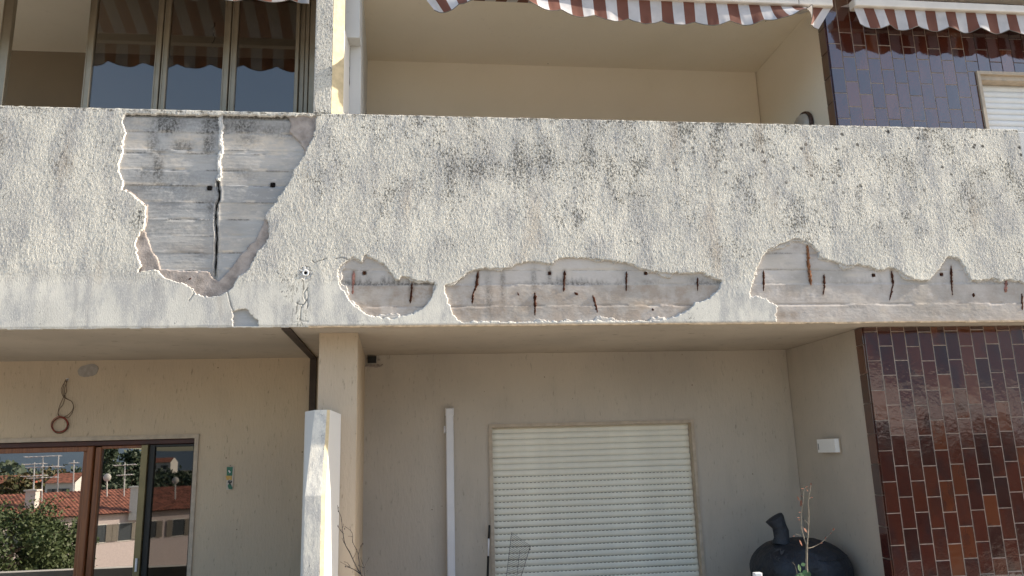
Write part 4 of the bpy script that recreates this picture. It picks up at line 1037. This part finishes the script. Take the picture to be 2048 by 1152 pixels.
# wire rack
wr = thing('wire_rack', 'tilted rack of thin parallel wires in front of the shutter', 'wire rack')
yk = BR-.22
m = MB(); a0 = np.array(W(1023, 1065, 1, yk)); a1 = np.array(W(1061, 1092, 1, yk+.05)); b0 = np.array(W(1013, 1152, 1, yk)); b1 = np.array(W(1040, 1160, 1, yk+.05))
dwn0 = (b0-a0); dwn1 = (b1-a1)
for k in range(44):
    t_ = k/22; m.tube([a0+dwn0*t_, a1+dwn1*(t_*.97)+np.array([0, 0, 0])], .0011, 4)
m.build('cross_wire', M['wire_steel'], wr); 
for (q0, dd) in ((a0, dwn0), (a1, dwn1)):
    m = MB(); m.tube([q0, q0+dd*2], .0018, 5); m.build('edge_wire', M['wire_steel'], wr)
m = MB(); m.tube([a0+dwn0*.25+(a1-a0)*.5, a0+dwn0*2+(a1-a0)*.5], .0014, 4); m.build('edge_wire', M['wire_steel'], wr)
m = MB(); m.lathe([(.0001, -.005), (.0055, -.005), (.0055, .005), (.0001, .005)], tuple(a1+np.array([-.006, 0, -.022])), 'y', 10); m.build('rack_button', M['black_paint'], wr)

# black kettle grill cover
bq = thing('grill_cover', 'black fabric cover over a round kettle grill with upright flue', 'grill')
Yb_ = .80
cL, cRr = W(1506, 1125, 1, Yb_), W(1690, 1128, 1, Yb_); R_ = (cRr[0]-cL[0])/2; cx = (cRr[0]+cL[0])/2
ztop = W(1596, 1076, 1, Yb_)[2]; zeq = W(1598, 1135, 1, Yb_)[2]
zhh = ztop-zeq; nseg = 56; V = []; Q = []; prof = []
for i in range(13):
    a = math.pi/2*(1-i/12); prof.append((math.cos(a)**.9*R_, zeq+math.sin(a)*zhh))
prof += [(R_*.985, zeq-.06), (R_*.99, zeq-.16), (R_*.96, zeq-.35), (R_*.98, zeq-.6), (R_*1.02, -2.53)]
for (r, z) in prof:
    for j in range(nseg):
        t_ = 2*math.pi*j/nseg; fold = 1+.11*(float(fbm(np.array(t_*3.2), np.array(z*7.0), 3, 4))-.5)+(.018*math.sin(7*t_+z*20)+.012*math.sin(13*t_+2))*min(1, r/R_)*(1.6 if z < zeq-.05 else .6)
        V.append((cx+r*fold*math.cos(t_), Yb_+r*fold*math.sin(t_), z+.006*math.sin(9*t_)*(r/R_)+.022*(float(fbm(np.array(math.cos(t_)*r*9+50), np.array(math.sin(t_)*r*9+50), 3, 2))-.5)))
for i in range(len(prof)-1):
    for j in range(nseg): Q.append((i*nseg+j, i*nseg+(j+1) % nseg, (i+1)*nseg+(j+1) % nseg, (i+1)*nseg+j))
fast_mesh('cover_dome', V, Q, [M['black_fabric']], None, bq)
def bp(a, b, y=Yb_-.05): return W(1480+a/6.7, 980+b/6.7, 1, y)
fl_ = [bp(560, 720), bp(560, 640), bp(548, 560), bp(520, 480), bp(478, 405), bp(458, 372)]
rad = [.066, .053, .055, .050, .064, .066]; V = []; Q = []
for i, (c_, r) in enumerate(zip(fl_, rad)):
    d = fl_[min(i+1, 5)]-fl_[max(i-1, 0)]; d = d/np.linalg.norm(d); a_v = np.cross(d, (0, 1, 0)); a_v /= np.linalg.norm(a_v)
    for j in range(24):
        t_ = 2*math.pi*j/24; rr = r*(1+.05*math.sin(3*t_+i*1.3)+.03*math.sin(7*t_+i*2)); V.append(c_+a_v*math.cos(t_)*rr+np.array([0, 1, 0])*math.sin(t_)*rr*.8)
for i in range(5):
    for j in range(24): Q.append((i*24+j, i*24+(j+1) % 24, (i+1)*24+(j+1) % 24, (i+1)*24+j))
V.append(fl_[-1]+np.array([-.004, 0, .010])); 
o = fast_mesh('flue_cover', V, Q, [M['black_fabric']], None, bq)
m = MB(); top = [tuple(v) for v in V[5*24:6*24]]
for j in range(24): m.poly([top[j], top[(j+1) % 24], tuple(V[-1])])
m.build('flue_top', M['black_fabric'], o, True)
# seams
m = MB(); pts = []
for k in range(15):
    a = math.radians(-92+k*6.0); ph = .18+.62*(1-((k-7)/7)**2)*0
    th_ = math.radians(24); r = R_*math.cos(th_)**.9*1.015; pts.append((cx+r*math.cos(a), Yb_+r*math.sin(a), zeq+zhh*math.sin(th_)+.004))
m.tube(pts, .0035, 5, 0, .2); m.build('seam', M['black_fabric'], bq, True)
# faint print: bird-like emblem and the word below it
def dome_pt(u, v):
    """drop a print pixel on the cover dome"""
    d = F2 + R3*(u-1024)/FPX - U3*(v-576)/FPX; best = None
    for t in np.linspace(4.3, 6.2, 900):
        p = CAM+d*t; rr = math.hypot(p[0]-cx, p[1]-Yb_)
        if rr < R_ and p[2] < zeq+zhh*math.sqrt(max(0, 1-(rr/R_)**2.2)): best = p; break
    if best is None: best = CAM+d*5.6
    return best - d/np.linalg.norm(d)*.012
def pr(a, b): return dome_pt(1525+a/23.03, 1085+b/23.03)
em = MB()
for q in ([(440, 350), (630, 320), (700, 285), (830, 280), (700, 400), (490, 440), (620, 360)], [(790, 290), (830, 290), (835, 430), (980, 340), (1020, 350), (960, 500), (850, 590), (815, 470)]):
    pts = [pr(a, b) for a, b in q]; c_ = sum(pts)/len(pts)
    for i in range(len(pts)): em.poly([tuple(c_), tuple(pts[i]), tuple(pts[(i+1) % len(pts)])])
em.build('printed_emblem', M['print_grey'], bq)
def letter_strokes():
    G5 = {'B': [[(0, 0), (0, 1), (.7, .9), (.7, .6), (0, .5), (.8, .4), (.8, .1), (0, 0)]], 'L': [[(0, 1), (0, 0), (.75, 0)]], 'A': [[(0, 0), (.4, 1), (.8, 0)], [(.2, .4), (.6, .4)]],
          'C': [[(.8, .85), (.4, 1), (0, .7), (0, .3), (.4, 0), (.8, .15)]], 'K': [[(0, 0), (0, 1)], [(.75, 1), (0, .45), (.75, 0)]]}
    return G5
lm = MB(); G5 = letter_strokes(); o0 = np.array([240., 640.]); ex = np.array([118., 50.]); ey = np.array([20., -175.])
for i, ch in enumerate('BLACK'):
    for stq in G5[ch]:
        pts = [pr(*(o0+ex*(i+.9*a)+ey*b)) for a, b in stq]; lm.tube(pts, .0021, 4)
lm.build('printed_word', M['print_grey'], bq)

# plants in pots on the lower parapet
def pot(x, y, parent, r=.11, ztop=-1.57):
    m = MB(); m.lathe([(r*.72, -.0), (r, .19), (r*1.06, .19), (r*1.06, .225), (r*.93, .225), (r*.9, .19), (.0001, .19)], (x, y, ztop-.0), 'z', 28); return m
PZ = -1.85
m = MB(); m.box(-4.6, 5.6, -.26, -.001, -1.90, -1.855); tag(m.build('planter_shelf', M['white_wall']), 'narrow shelf for pots on the outside of the lower parapet', 'shelf')
tw = thing('bare_shrub', 'bare dark twigs of a shrub in front of the column', 'shrub')
Yt_ = -.12
def tp(a, b, y=Yt_): return W(640+a/6.7, 980+b/6.7, 1, y)
root = tp(570, 1152); base_ = (root[0]+.03, Yt_, PZ+.2)
m = MB()
def br(px, r0, r1, y0=Yt_, amp=.02):
    pts = [tp(a, b, y0+amp*math.sin(i*.9)) for i, (a, b) in enumerate(px)]; sm = smooth_pts(pts, 4); n = len(sm)
    m.tube(sm, [r0+(r1-r0)*i/(n-1)*1.0+(.0007 if i % 5 == 2 else 0) for i in range(n)], 5, 0, .15)
br([(565, 1145), (500, 1050), (440, 925), (390, 820), (335, 725), (315, 620), (300, 510), (285, 370), (245, 270), (235, 200)], .0034, .0012)
br([(555, 1120), (535, 1030), (512, 870), (490, 800), (440, 700), (437, 600), (410, 545), (330, 485)], .0026, .001)
br([(440, 925), (470, 870), (490, 820)], .0014, .001); br([(512, 870), (545, 760), (575, 710)], .0016, .001)
br([(320, 590), (270, 535), (240, 480)], .002, .0012); br([(330, 720), (310, 680), (295, 645)], .0016, .001)
br([(560, 1140), (480, 1080), (410, 1045), (335, 1022)], .0028, .0016); br([(410, 1045), (370, 980), (320, 960)], .0015, .0008); br([(410, 1045), (340, 1000), (270, 962)], .0013, .0007)
br([(600, 1140), (595, 1040), (565, 970), (540, 905)], .0018, .0008); br([(595, 1040), (625, 970), (662, 900)], .0014, .0007); br([(595, 1045), (545, 1025), (510, 1008)], .0014, .0008)
br([(600, 1130), (620, 1100), (645, 1075)], .0013, .0007); br([(437, 625), (405, 622), (378, 618)], .0011, .0007); br([(410, 545), (405, 520), (403, 490)], .001, .0006)
br([(300, 510), (318, 470), (312, 455)], .0013, .0008); br([(560, 1145), (585, 1230), (600, 1330)], .0038, .0042, amp=0.0)
m.tube([tp(600, 1325), base_], [.0042, .006], 6); br([(600, 1140), (590, 1240), (600, 1300)], .002, .003)
for (a, b) in ((245, 285), (300, 505), (340, 730), (437, 695), (575, 725), (492, 805), (240, 482), (340, 1025), (315, 640), (280, 540), (550, 750), (245, 240), (330, 520)):
    c_ = tp(a, b); m.tube([c_-np.array([0, 0, .005]), c_, c_+np.array([.001, 0, .006])], [.001, .0030, .0008], 5)
m.build('twigs', M['twig'], tw, True); q = pot(base_[0], Yt_, tw, ztop=PZ); q.build('pot', M['pot'], tw)
sp = thing('potted_seedling', 'tall dry stemmed plant with few leaves before the black grill cover', 'plant')
Ys = -.12
def spx(a, b, y=Ys): return W(1560+a/5.7, 950+b/5.7, 1, y)
m = MB()
def st_(px, r0, r1, amp=.01):
    pts = [spx(a, b, Ys+amp*math.sin(i*.8)) for i, (a, b) in enumerate(px)]; sm = smooth_pts(pts, 4); n = len(sm)
    m.tube(sm, [r0+(r1-r0)*i/(n-1)+(.0004 if i % 4 == 1 else 0) for i in range(n)], 6, 0, .08)
rt = spx(305, 1150); st_([(305, 1200), (306, 1110), (303, 1000), (305, 880), (308, 770)], .0075, .0062); st_([(308, 790), (318, 680), (325, 560), (328, 440), (322, 320), (330, 230), (345, 170), (352, 110)], .0046, .0014)
st_([(303, 800), (275, 720), (248, 620), (240, 520), (243, 430), (258, 350), (265, 270), (272, 180), (300, 135)], .0040, .0012)
st_([(318, 835), (365, 825), (410, 805), (460, 778)], .0026, .0016); st_([(460, 778), (500, 745), (540, 700), (580, 664), (610, 620)], .0014, .0006)
st_([(320, 555), (285, 520), (240, 478)], .0014, .0009); st_([(322, 270), (345, 262), (360, 256)], .0012, .0008); st_([(235, 690), (200, 680), (170, 670)], .0014, .001)
st_([(200, 1150), (185, 1080), (170, 1030), (145, 998)], .0016, .001)
m.tube([spx(305, 1195), (rt[0], Ys, PZ+.2)], [.0075, .009], 6); m.build('stem', M['stem'], sp, True)
def leaf_mb(m, c_, w_, h_, ang, yaw=.4):
    ca, sa = math.cos(ang), math.sin(ang); pr_ = [(-.5, 0), (-.25, .34), (.1, .42), (.5, 0), (.1, -.42), (-.25, -.34)]
    pts = [(c_[0]+(a*h_*ca-b*w_*sa), c_[1]+b*w_*yaw, c_[2]+(a*h_*sa+b*w_*ca)) for a, b in pr_]
    m.poly([pts[0], pts[1], pts[2], pts[3]]); m.poly([pts[0], pts[3], pts[4], pts[5]])
for lst, mat, nm in (([(240, 320, .014, .045, 1.35), (210, 270, .012, .035, -1.2), (290, 630, .016, .035, -1.0), (238, 775, .012, .040, -1.2), (258, 155, .008, .02, 0), (302, 135, .008, .02, .4), (352, 105, .010, .022, 1.5),
                    (345, 140, .008, .018, .5), (310, 175, .007, .018, -1), (362, 256, .008, .016, .3), (220, 510, .008, .014, .3), (210, 485, .007, .02, 0), (225, 425, .006, .018, 0), (472, 775, .010, .016, .4),
                    (520, 716, .008, .018, 1.2), (580, 664, .008, .014, .6), (611, 620, .012, .020, 1.3), (160, 697, .008, .012, 0), (245, 240, .007, .02, 0)], M['leaf_dry'], 'dry_leaf'),
                   ([(222, 1062, .026, .045, -1.4), (265, 1020, .024, .030, .2), (240, 1140, .030, .05, .1), (285, 1110, .030, .04, .6), (328, 1132, .028, .034, 1.2), (300, 1160, .03, .05, -.3), (205, 1150, .026, .04, .5), (270, 1165, .03, .04, 1.0)], M['leaf'], 'leaf')):
    for (a, b, w_, h_, an) in lst:
        q = MB(); leaf_mb(q, spx(a, b, Ys-.006), w_, h_, an); q.build(nm, mat, sp)
q = pot(rt[0], Ys, sp, ztop=PZ); q.build('pot', M['pot'], sp)
# white clip on the parapet
wc = W(1515, 1148, 1, .05); m = MB(); m.box(wc[0]-.022, wc[0]+.022, .03, .07, -1.649, wc[2]+.008, 0, .004); tag(m.build('white_post_cap', M['pvc']), 'small white plastic post top left of the seedling', 'post')

# ------------------------------------------------------------------ the street across, seen mirrored in the window
def V2R(u, v, D):
    """where the scene behind the camera stands for a reflection seen at (u, v) in the left window"""
    p = W(u, v, 1, D); return np.array([p[0], 2*(BL+.06)-D, p[2]])
def house(name, label, A_, B_, ze, zr, run, zg, mats, wins=(), ext=(6, 6), depth=8, tiles=True, cols=None):
    """eave line A->B (plan), facing the camera building; ridge set back by run"""
    t = thing(name, label, 'house'); A_ = np.array(A_, float); B_ = np.array(B_, float); u = (B_-A_)/np.linalg.norm(B_-A_); nrm = np.array([u[1], -u[0]])
    if nrm[1] > 0: nrm = -nrm                      # away from our building (towards -Y)
    A2 = A_-u*ext[0]; B2 = B_+u*ext[1]; L = np.linalg.norm(B2-A2)
    def pt(s_, d_, z): q = A2+u*s_+nrm*d_; return (q[0], q[1], z)
    m = MB(); m.quad(pt(0, .5, zg), pt(L, .5, zg), pt(L, .5, ze), pt(0, .5, ze)); m.quad(pt(0, .5, zg), pt(0, depth, zg), pt(0, depth, ze), pt(0, .5, ze)); m.quad(pt(L, .5, zg), pt(L, depth, zg), pt(L, depth, ze), pt(L, .5, ze))
    m.quad(pt(0, depth, zg), pt(L, depth, zg), pt(L, depth, ze), pt(0, depth, ze)); m.poly([pt(0, .5, ze), pt(0, depth, ze), pt(0, run, zr)]); m.poly([pt(L, .5, ze), pt(L, depth, ze), pt(L, run, zr)])
    m.build('wall', mats[0], t)
    if tiles:
        pitch = .30; n = int(L/pitch)*6; V = []; Q = []
        rows = 16
        for i in range(n+1):
            s_ = i*pitch/6
            for r in range(rows+1):
                f = r/rows; h = .065*abs(math.sin(math.pi*s_/pitch))+.02*(1-(f*rows*1.0 % 1)); q = pt(s_, -.0+f*run, ze+(zr-ze)*f+h+ (.02 if r % 2 else 0)); V.append(q)
        for i in range(n):
            for r in range(rows): k = i*(rows+1)+r; Q.append((k, k+1, k+rows+2, k+rows+1))
        fast_mesh('roof', V, Q, [mats[1]], None, t, smooth=False)
        m = MB(); m.quad(pt(0, run, zr), pt(L, run, zr), pt(L, depth+.4, ze), pt(0, depth+.4, ze)); m.quad(pt(0, 0, ze-.02), pt(L, 0, ze-.02), pt(L, .5, ze-.05), pt(0, .5, ze-.05)); m.build('roof', mats[1], t)
    else:
        m = MB(); m.quad(pt(0, 0, ze), pt(L, 0, ze), pt(L, run, zr), pt(0, run, zr)); m.quad(pt(0, run, zr), pt(L, run, zr), pt(L, depth, ze), pt(0, depth, ze)); m.build('roof', mats[1], t)
    for (s_, z0_, w_, h_) in wins:
        s2 = s_+ext[0]
        fm = MB(); fm.quad(pt(s2-.08, .46, z0_-.08), pt(s2+w_+.08, .46, z0_-.08), pt(s2+w_+.08, .46, z0_+h_+.08), pt(s2-.08, .46, z0_+h_+.08)); o_ = fm.build('window', M['pale'], t)
        fm = MB(); fm.quad(pt(s2, .44, z0_), pt(s2+w_, .44, z0_), pt(s2+w_, .44, z0_+h_), pt(s2, .44, z0_+h_)); fm.build('pane', M['win_dark'], o_)
        for sx in (s2-w_*.55, s2+w_*1.0):
            fm = MB(); fm.quad(pt(sx, .40, z0_), pt(sx+w_*.5, .40, z0_), pt(sx+w_*.5, .40, z0_+h_), pt(sx, .40, z0_+h_)); fm.build('window_shutter', M['hem'], o_)
    t['u'] = 0; del t['u']
    return t, pt
eA = V2R(0, 1048, 60); eB = V2R(281, 1020, 66)
ze = (eA[2]+eB[2])/2; rr_ = V2R(140, 984, 70); zr = rr_[2]
hs, hpt = house('house', 'pale pink house with red tiled roof mirrored in the wooden window', eA[:2], eB[:2], ze, zr, 7.5, -9.5, (M['pink'], M['roof']),
                wins=[(s_, ze-2.2, 1.0, 1.35) for s_ in (.5, 3.2, 6.6, 8.6, 10.6, 13)], ext=(14, 16), depth=13)
def box_at(m, p, sx, sy, z0, z1): m.box(p[0]-sx, p[0]+sx, p[1]-sy, p[1]+sy, z0, z1)
for (u_, v0, v1, D) in ((66, 982, 1018, 64), (274, 975, 1015, 66)):
    a_ = V2R(u_, v0, D); b_ = V2R(u_, v1, D); m = MB(); box_at(m, a_, .38, .38, b_[2]-1, a_[2]); box_at(m, a_, .5, .5, a_[2], a_[2]+.12); m.build('chimney', M['pale'], hs)
# antennas
def antenna(u_, v0, v1, D, arms, label):
    t = thing('roof_antenna', label, 'antenna', 'antennas mirrored in the wooden window'); a_ = V2R(u_, v0, D); b_ = V2R(u_, v1, D)
    m = MB(); m.tube([tuple(b_-np.array([0, 0, 1.5])), tuple(a_)], .055, 5); m.build('mast', M['antenna'], t)
    for f, w_ in arms:
        c_ = a_*(1-f)+b_*f; m = MB(); m.tube([(c_[0]-w_, c_[1], c_[2]-.05), (c_[0]+w_, c_[1], c_[2]+.05)], .04, 4)
        for k in range(7): x = c_[0]-w_+2*w_*k/6; m.tube([(x, c_[1]-.4, c_[2]), (x, c_[1]+.4, c_[2])], .02, 4)
        m.build('antenna_boom', M['antenna'], t)
antenna(86, 912, 990, 66, ((.01, 1.35), (.28, 1.2), (.56, 1.1)), 'tallest aerial with three booms mirrored above the red roof')
antenna(69, 925, 985, 64, ((.05, .8), (.45, .9)), 'short aerial beside the chimney mirrored above the red roof')
antenna(117, 912, 985, 72, ((.3, .35),), 'slim mast aerial mirrored right of the tallest one')
antenna(148, 920, 980, 72, ((.1, .3),), 'bare mast aerial mirrored at the edge of the left pane')
antenna(250, 925, 975, 70, ((.1, .9), (.5, .6)), 'wide aerial mirrored in front of the cedar in the middle pane')
# satellite dish
ds = thing('satellite_dish', 'round satellite dish mirrored at the left of the middle pane', 'dish'); a_ = V2R(214, 955, 68)
m = MB(); m.lathe([(.0001, .10), (.16, .07), (.28, .02), (.34, -.03)], tuple(a_), 'y', 20); m.build('dish', M['pale'], ds, True)
m = MB(); m.tube([tuple(a_), (a_[0], a_[1]-.3, a_[2]-1.6)], .06, 5); m.build('mast', M['antenna'], ds)
ds2 = thing('satellite_dish', 'round satellite dish mirrored in the dark right pane', 'dish'); a_ = V2R(351, 961, 68)
m = MB(); m.lathe([(.0001, .10), (.14, .07), (.24, .02), (.30, -.03)], tuple(a_), 'y', 20); m.build('dish', M['pale'], ds2, True)
m = MB(); m.tube([tuple(a_), (a_[0], a_[1]-.3, a_[2]-1.6)], .06, 5); m.build('mast', M['antenna'], ds2)
# far houses
for (u_, v_, D, w_, h_, mt, lb) in ((8, 968, 150, 9, 7, 'red_render', 'red house mirrored at the left edge of the window'), (118, 966, 130, 4.5, 3.2, 'pale', 'white house mirrored between the aerials'),
                                   (245, 940, 190, 8, 4.5, 'pale', 'white villa mirrored between the cedars'), (318, 925, 260, 7, 5, 'pale', 'white tower block mirrored in the right pane')):
    c_ = V2R(u_, v_, D); house('far_house', lb, (c_[0]-w_/2, c_[1]), (c_[0]+w_/2, c_[1]), c_[2], c_[2]+1.5, 4, -9.5, (M[mt], M['roof']), wins=[(1.0, c_[2]-2.2, 1.1, 1.3), (w_-2.4, c_[2]-2.2, 1.1, 1.3)], ext=(0, 0), tiles=False)
# trees
def tree(name, label, c_, R, Hc, n, leaf, mat, zg=-9.5, seed=0, cone=False, group='trees mirrored in the wooden window'):
    rs = np.random.RandomState(seed); t = thing(name, label, 'tree', group)
    m = MB(); zc = c_[2]-Hc; r0 = .035*R+.1
    m.tube([(c_[0], c_[1], zg), (c_[0]+.1*R*.3, c_[1], (zg+zc)/2), (c_[0], c_[1], zc+Hc*.5), (c_[0], c_[1], c_[2]-Hc*.12)], [r0*1.3, r0, r0*.6, r0*.15], 8)
    for k in range(7):
        a = k*2.4; z = zc+Hc*(.1+.1*k); m.tube([(c_[0], c_[1], z-.3), (c_[0]+math.cos(a)*R*.75, c_[1]+math.sin(a)*R*.75, z+Hc*.12)], [r0*.45, r0*.1], 5)
    m.build('trunk', M['bark'], t)
    nc = 70; cl = rs.normal(size=(nc, 3)); cl /= np.linalg.norm(cl, axis=1)[:, None]; cl *= rs.uniform(.55, 1.0, (nc, 1))
    if cone: tt = rs.uniform(0, 1, nc); aa = rs.uniform(0, 6.28, nc); cl = np.stack([np.cos(aa)*(1-tt)**.8*(.6+.4*rs.rand(nc)), np.sin(aa)*(1-tt)**.8*(.6+.4*rs.rand(nc)), tt*2-1], 1)
    pk = rs.randint(0, nc, n); p = cl[pk]+rs.normal(size=(n, 3))*(.13 if not cone else .10)*np.array([1, 1, .55 if cone else .9])
    cen = p*np.array([R, R, Hc/2])+np.array([c_[0], c_[1], zc+Hc/2])
    d1 = rs.normal(size=(n, 3)); d1 /= np.linalg.norm(d1, axis=1)[:, None]; d2 = np.cross(d1, rs.normal(size=(n, 3))); d2 /= np.linalg.norm(d2, axis=1)[:, None]
    s_ = leaf*rs.uniform(.6, 1.3, (n, 1)); V = np.concatenate([cen-d1*s_, cen+d2*s_*.6, cen+d1*s_, cen-d2*s_*.6], 0).reshape(4, n, 3).transpose(1, 0, 2).reshape(-1, 3)
    Q = np.arange(4*n).reshape(n, 4); fast_mesh('crown', V, Q, [mat], None, t, smooth=False)
c_ = V2R(30, 1008, 34); tree('broadleaf_tree', 'leafy green tree mirrored at the lower left of the window', c_, 2.7, 4.6, 16000, .085, M['fol_a'], seed=1)
c_ = V2R(112, 1040, 36); tree('broadleaf_tree', 'lower rounded green tree mirrored beside the wooden mullion', c_, 1.6, 3.0, 8000, .08, M['fol_a'], seed=2)
c_ = V2R(216, 893, 110); tree('cedar_tree', 'tall dark cedar mirrored at the left of the middle pane', c_, 4.5, 11, 7000, .30, M['fol_b'], seed=3, cone=True)
c_ = V2R(268, 905, 115); tree('cedar_tree', 'wide dark cedar mirrored at the right of the middle pane', c_, 5.0, 10, 7000, .30, M['fol_b'], seed=4, cone=True)
for k, (u_, v_, D, R, Hc, mt, lb) in enumerate(((60, 950, 140, 7, 10, 'fol_c', 'autumn brown tree mirrored behind the tall aerial'), (95, 940, 170, 9, 12, 'fol_c', 'rusty brown tree crown mirrored between the aerials'),
                                               (130, 938, 160, 7, 10, 'fol_a', 'yellow green tree mirrored left of the mullion'), (320, 940, 150, 8, 10, 'fol_b', 'dark tree mirrored in the right pane'),
                                               (365, 945, 140, 7, 9, 'fol_b', 'second dark tree mirrored near the right edge of the window'), (170, 940, 170, 8, 12, 'fol_b', 'dark tree mirrored behind the wooden mullion'), (20, 948, 180, 9, 12, 'fol_b', 'dark green tree mirrored behind the red house'))):
    c_ = V2R(u_, v_, D); tree('distant_tree', lb, c_, R, Hc, 3500, .42, M[mt], seed=10+k)
# added to shape the tile reflection: building for the bright band, dark trees, ridge
def V2T(u, v, D):
    p = W(u, v, 1, D); return np.array([p[0], 2*TI-D, p[2]])
a_ = V2T(1690, 852, 75); b_ = V2T(2150, 846, 75); zt_a = V2T(1850, 770, 75)[2]
ap = thing('glare_band_building', 'added long building making the bright band in the glazed wall tiles', 'building')
P0_ = np.array([a_[0]-8, a_[1]+4.8]); dr_ = np.array([.8, -.6]); nr_ = np.array([-.6, -.8]); LL = 95
def ap_box(m, s0, s1, d0, d1, z0, z1):
    q = [P0_+dr_*s_+nr_*d_ for s_, d_ in ((s0, d0), (s0, d1), (s1, d1), (s1, d0))]; m.prism([tuple(t_) for t_ in q], z0, z1)
m = MB(); ap_box(m, 0, LL, 0, 10, -9.5, zt_a+1); m.build('wall', M['grey_render'], ap)
m = MB(); ap_box(m, -.4, LL+.4, -.4, 10.4, zt_a+1, zt_a+1.35); m.build('roof_slab', M['hem'], ap)
zz_ = -8.5
while zz_ < zt_a-2:
    x_ = 1.5
    while x_ < LL-3:
        m = MB(); ap_box(m, x_, x_+1.2, -.05, -.002, zz_+.9, zz_+2.3); m.build('window', M['win_dark'], ap); x_ += 4.1
    zz_ += 3.1
for k, (u_, D, R_t, v_) in enumerate(((1730, 40, 3.4, 852), (1800, 44, 4.0, 848), (1880, 40, 3.6, 855), (1950, 46, 4.2, 850), (2030, 42, 3.8, 852), (1670, 46, 4.0, 866))):
    c_ = V2T(u_, v_, D); tree('added_tree', ['added dark round tree mirrored low in the left tile columns', 'second added dark tree mirrored in the red tiles', 'middle added dark tree mirrored in the red tiles', 'fourth added dark tree mirrored in the red tiles', 'added dark tree mirrored in the rightmost tile columns', 'added dark tree mirrored beside the tile edge'][k],
                              c_, R_t, 8.5, 4200, .26, M['fol_b'], seed=40+k, group='added trees darkening the glazed tile reflection')
# a loose row of woods beyond, and behind the camera to the right, standing for the town the glazed tiles mirror
def woods():
    rs = np.random.RandomState(5); n = 60000; a = rs.uniform(-1.25, 1.25, n); r = rs.uniform(170, 420, n)
    hh = rs.uniform(0, 1, n); top = 6+4*np.sin(a*9)+3*np.sin(a*23+1); x = np.sin(a)*r; y = -np.cos(a)*r; z = -9.5+hh*top
    cen = np.stack([x, y, z], 1); d1 = rs.normal(size=(n, 3)); d1 /= np.linalg.norm(d1, axis=1)[:, None]; d2 = np.cross(d1, rs.normal(size=(n, 3))); d2 /= np.linalg.norm(d2, axis=1)[:, None]
    s_ = rs.uniform(.35, .9, (n, 1)); V = np.concatenate([cen-d1*s_, cen+d2*s_, cen+d1*s_, cen-d2*s_], 0).reshape(4, n, 3).transpose(1, 0, 2).reshape(-1, 3)
    tag(fast_mesh('far_woods', V, np.arange(4*n).reshape(n, 4), [M['fol_b']], None, None, smooth=False), 'dark belt of woods beyond the houses across the street', 'woods', kind='stuff')
woods()
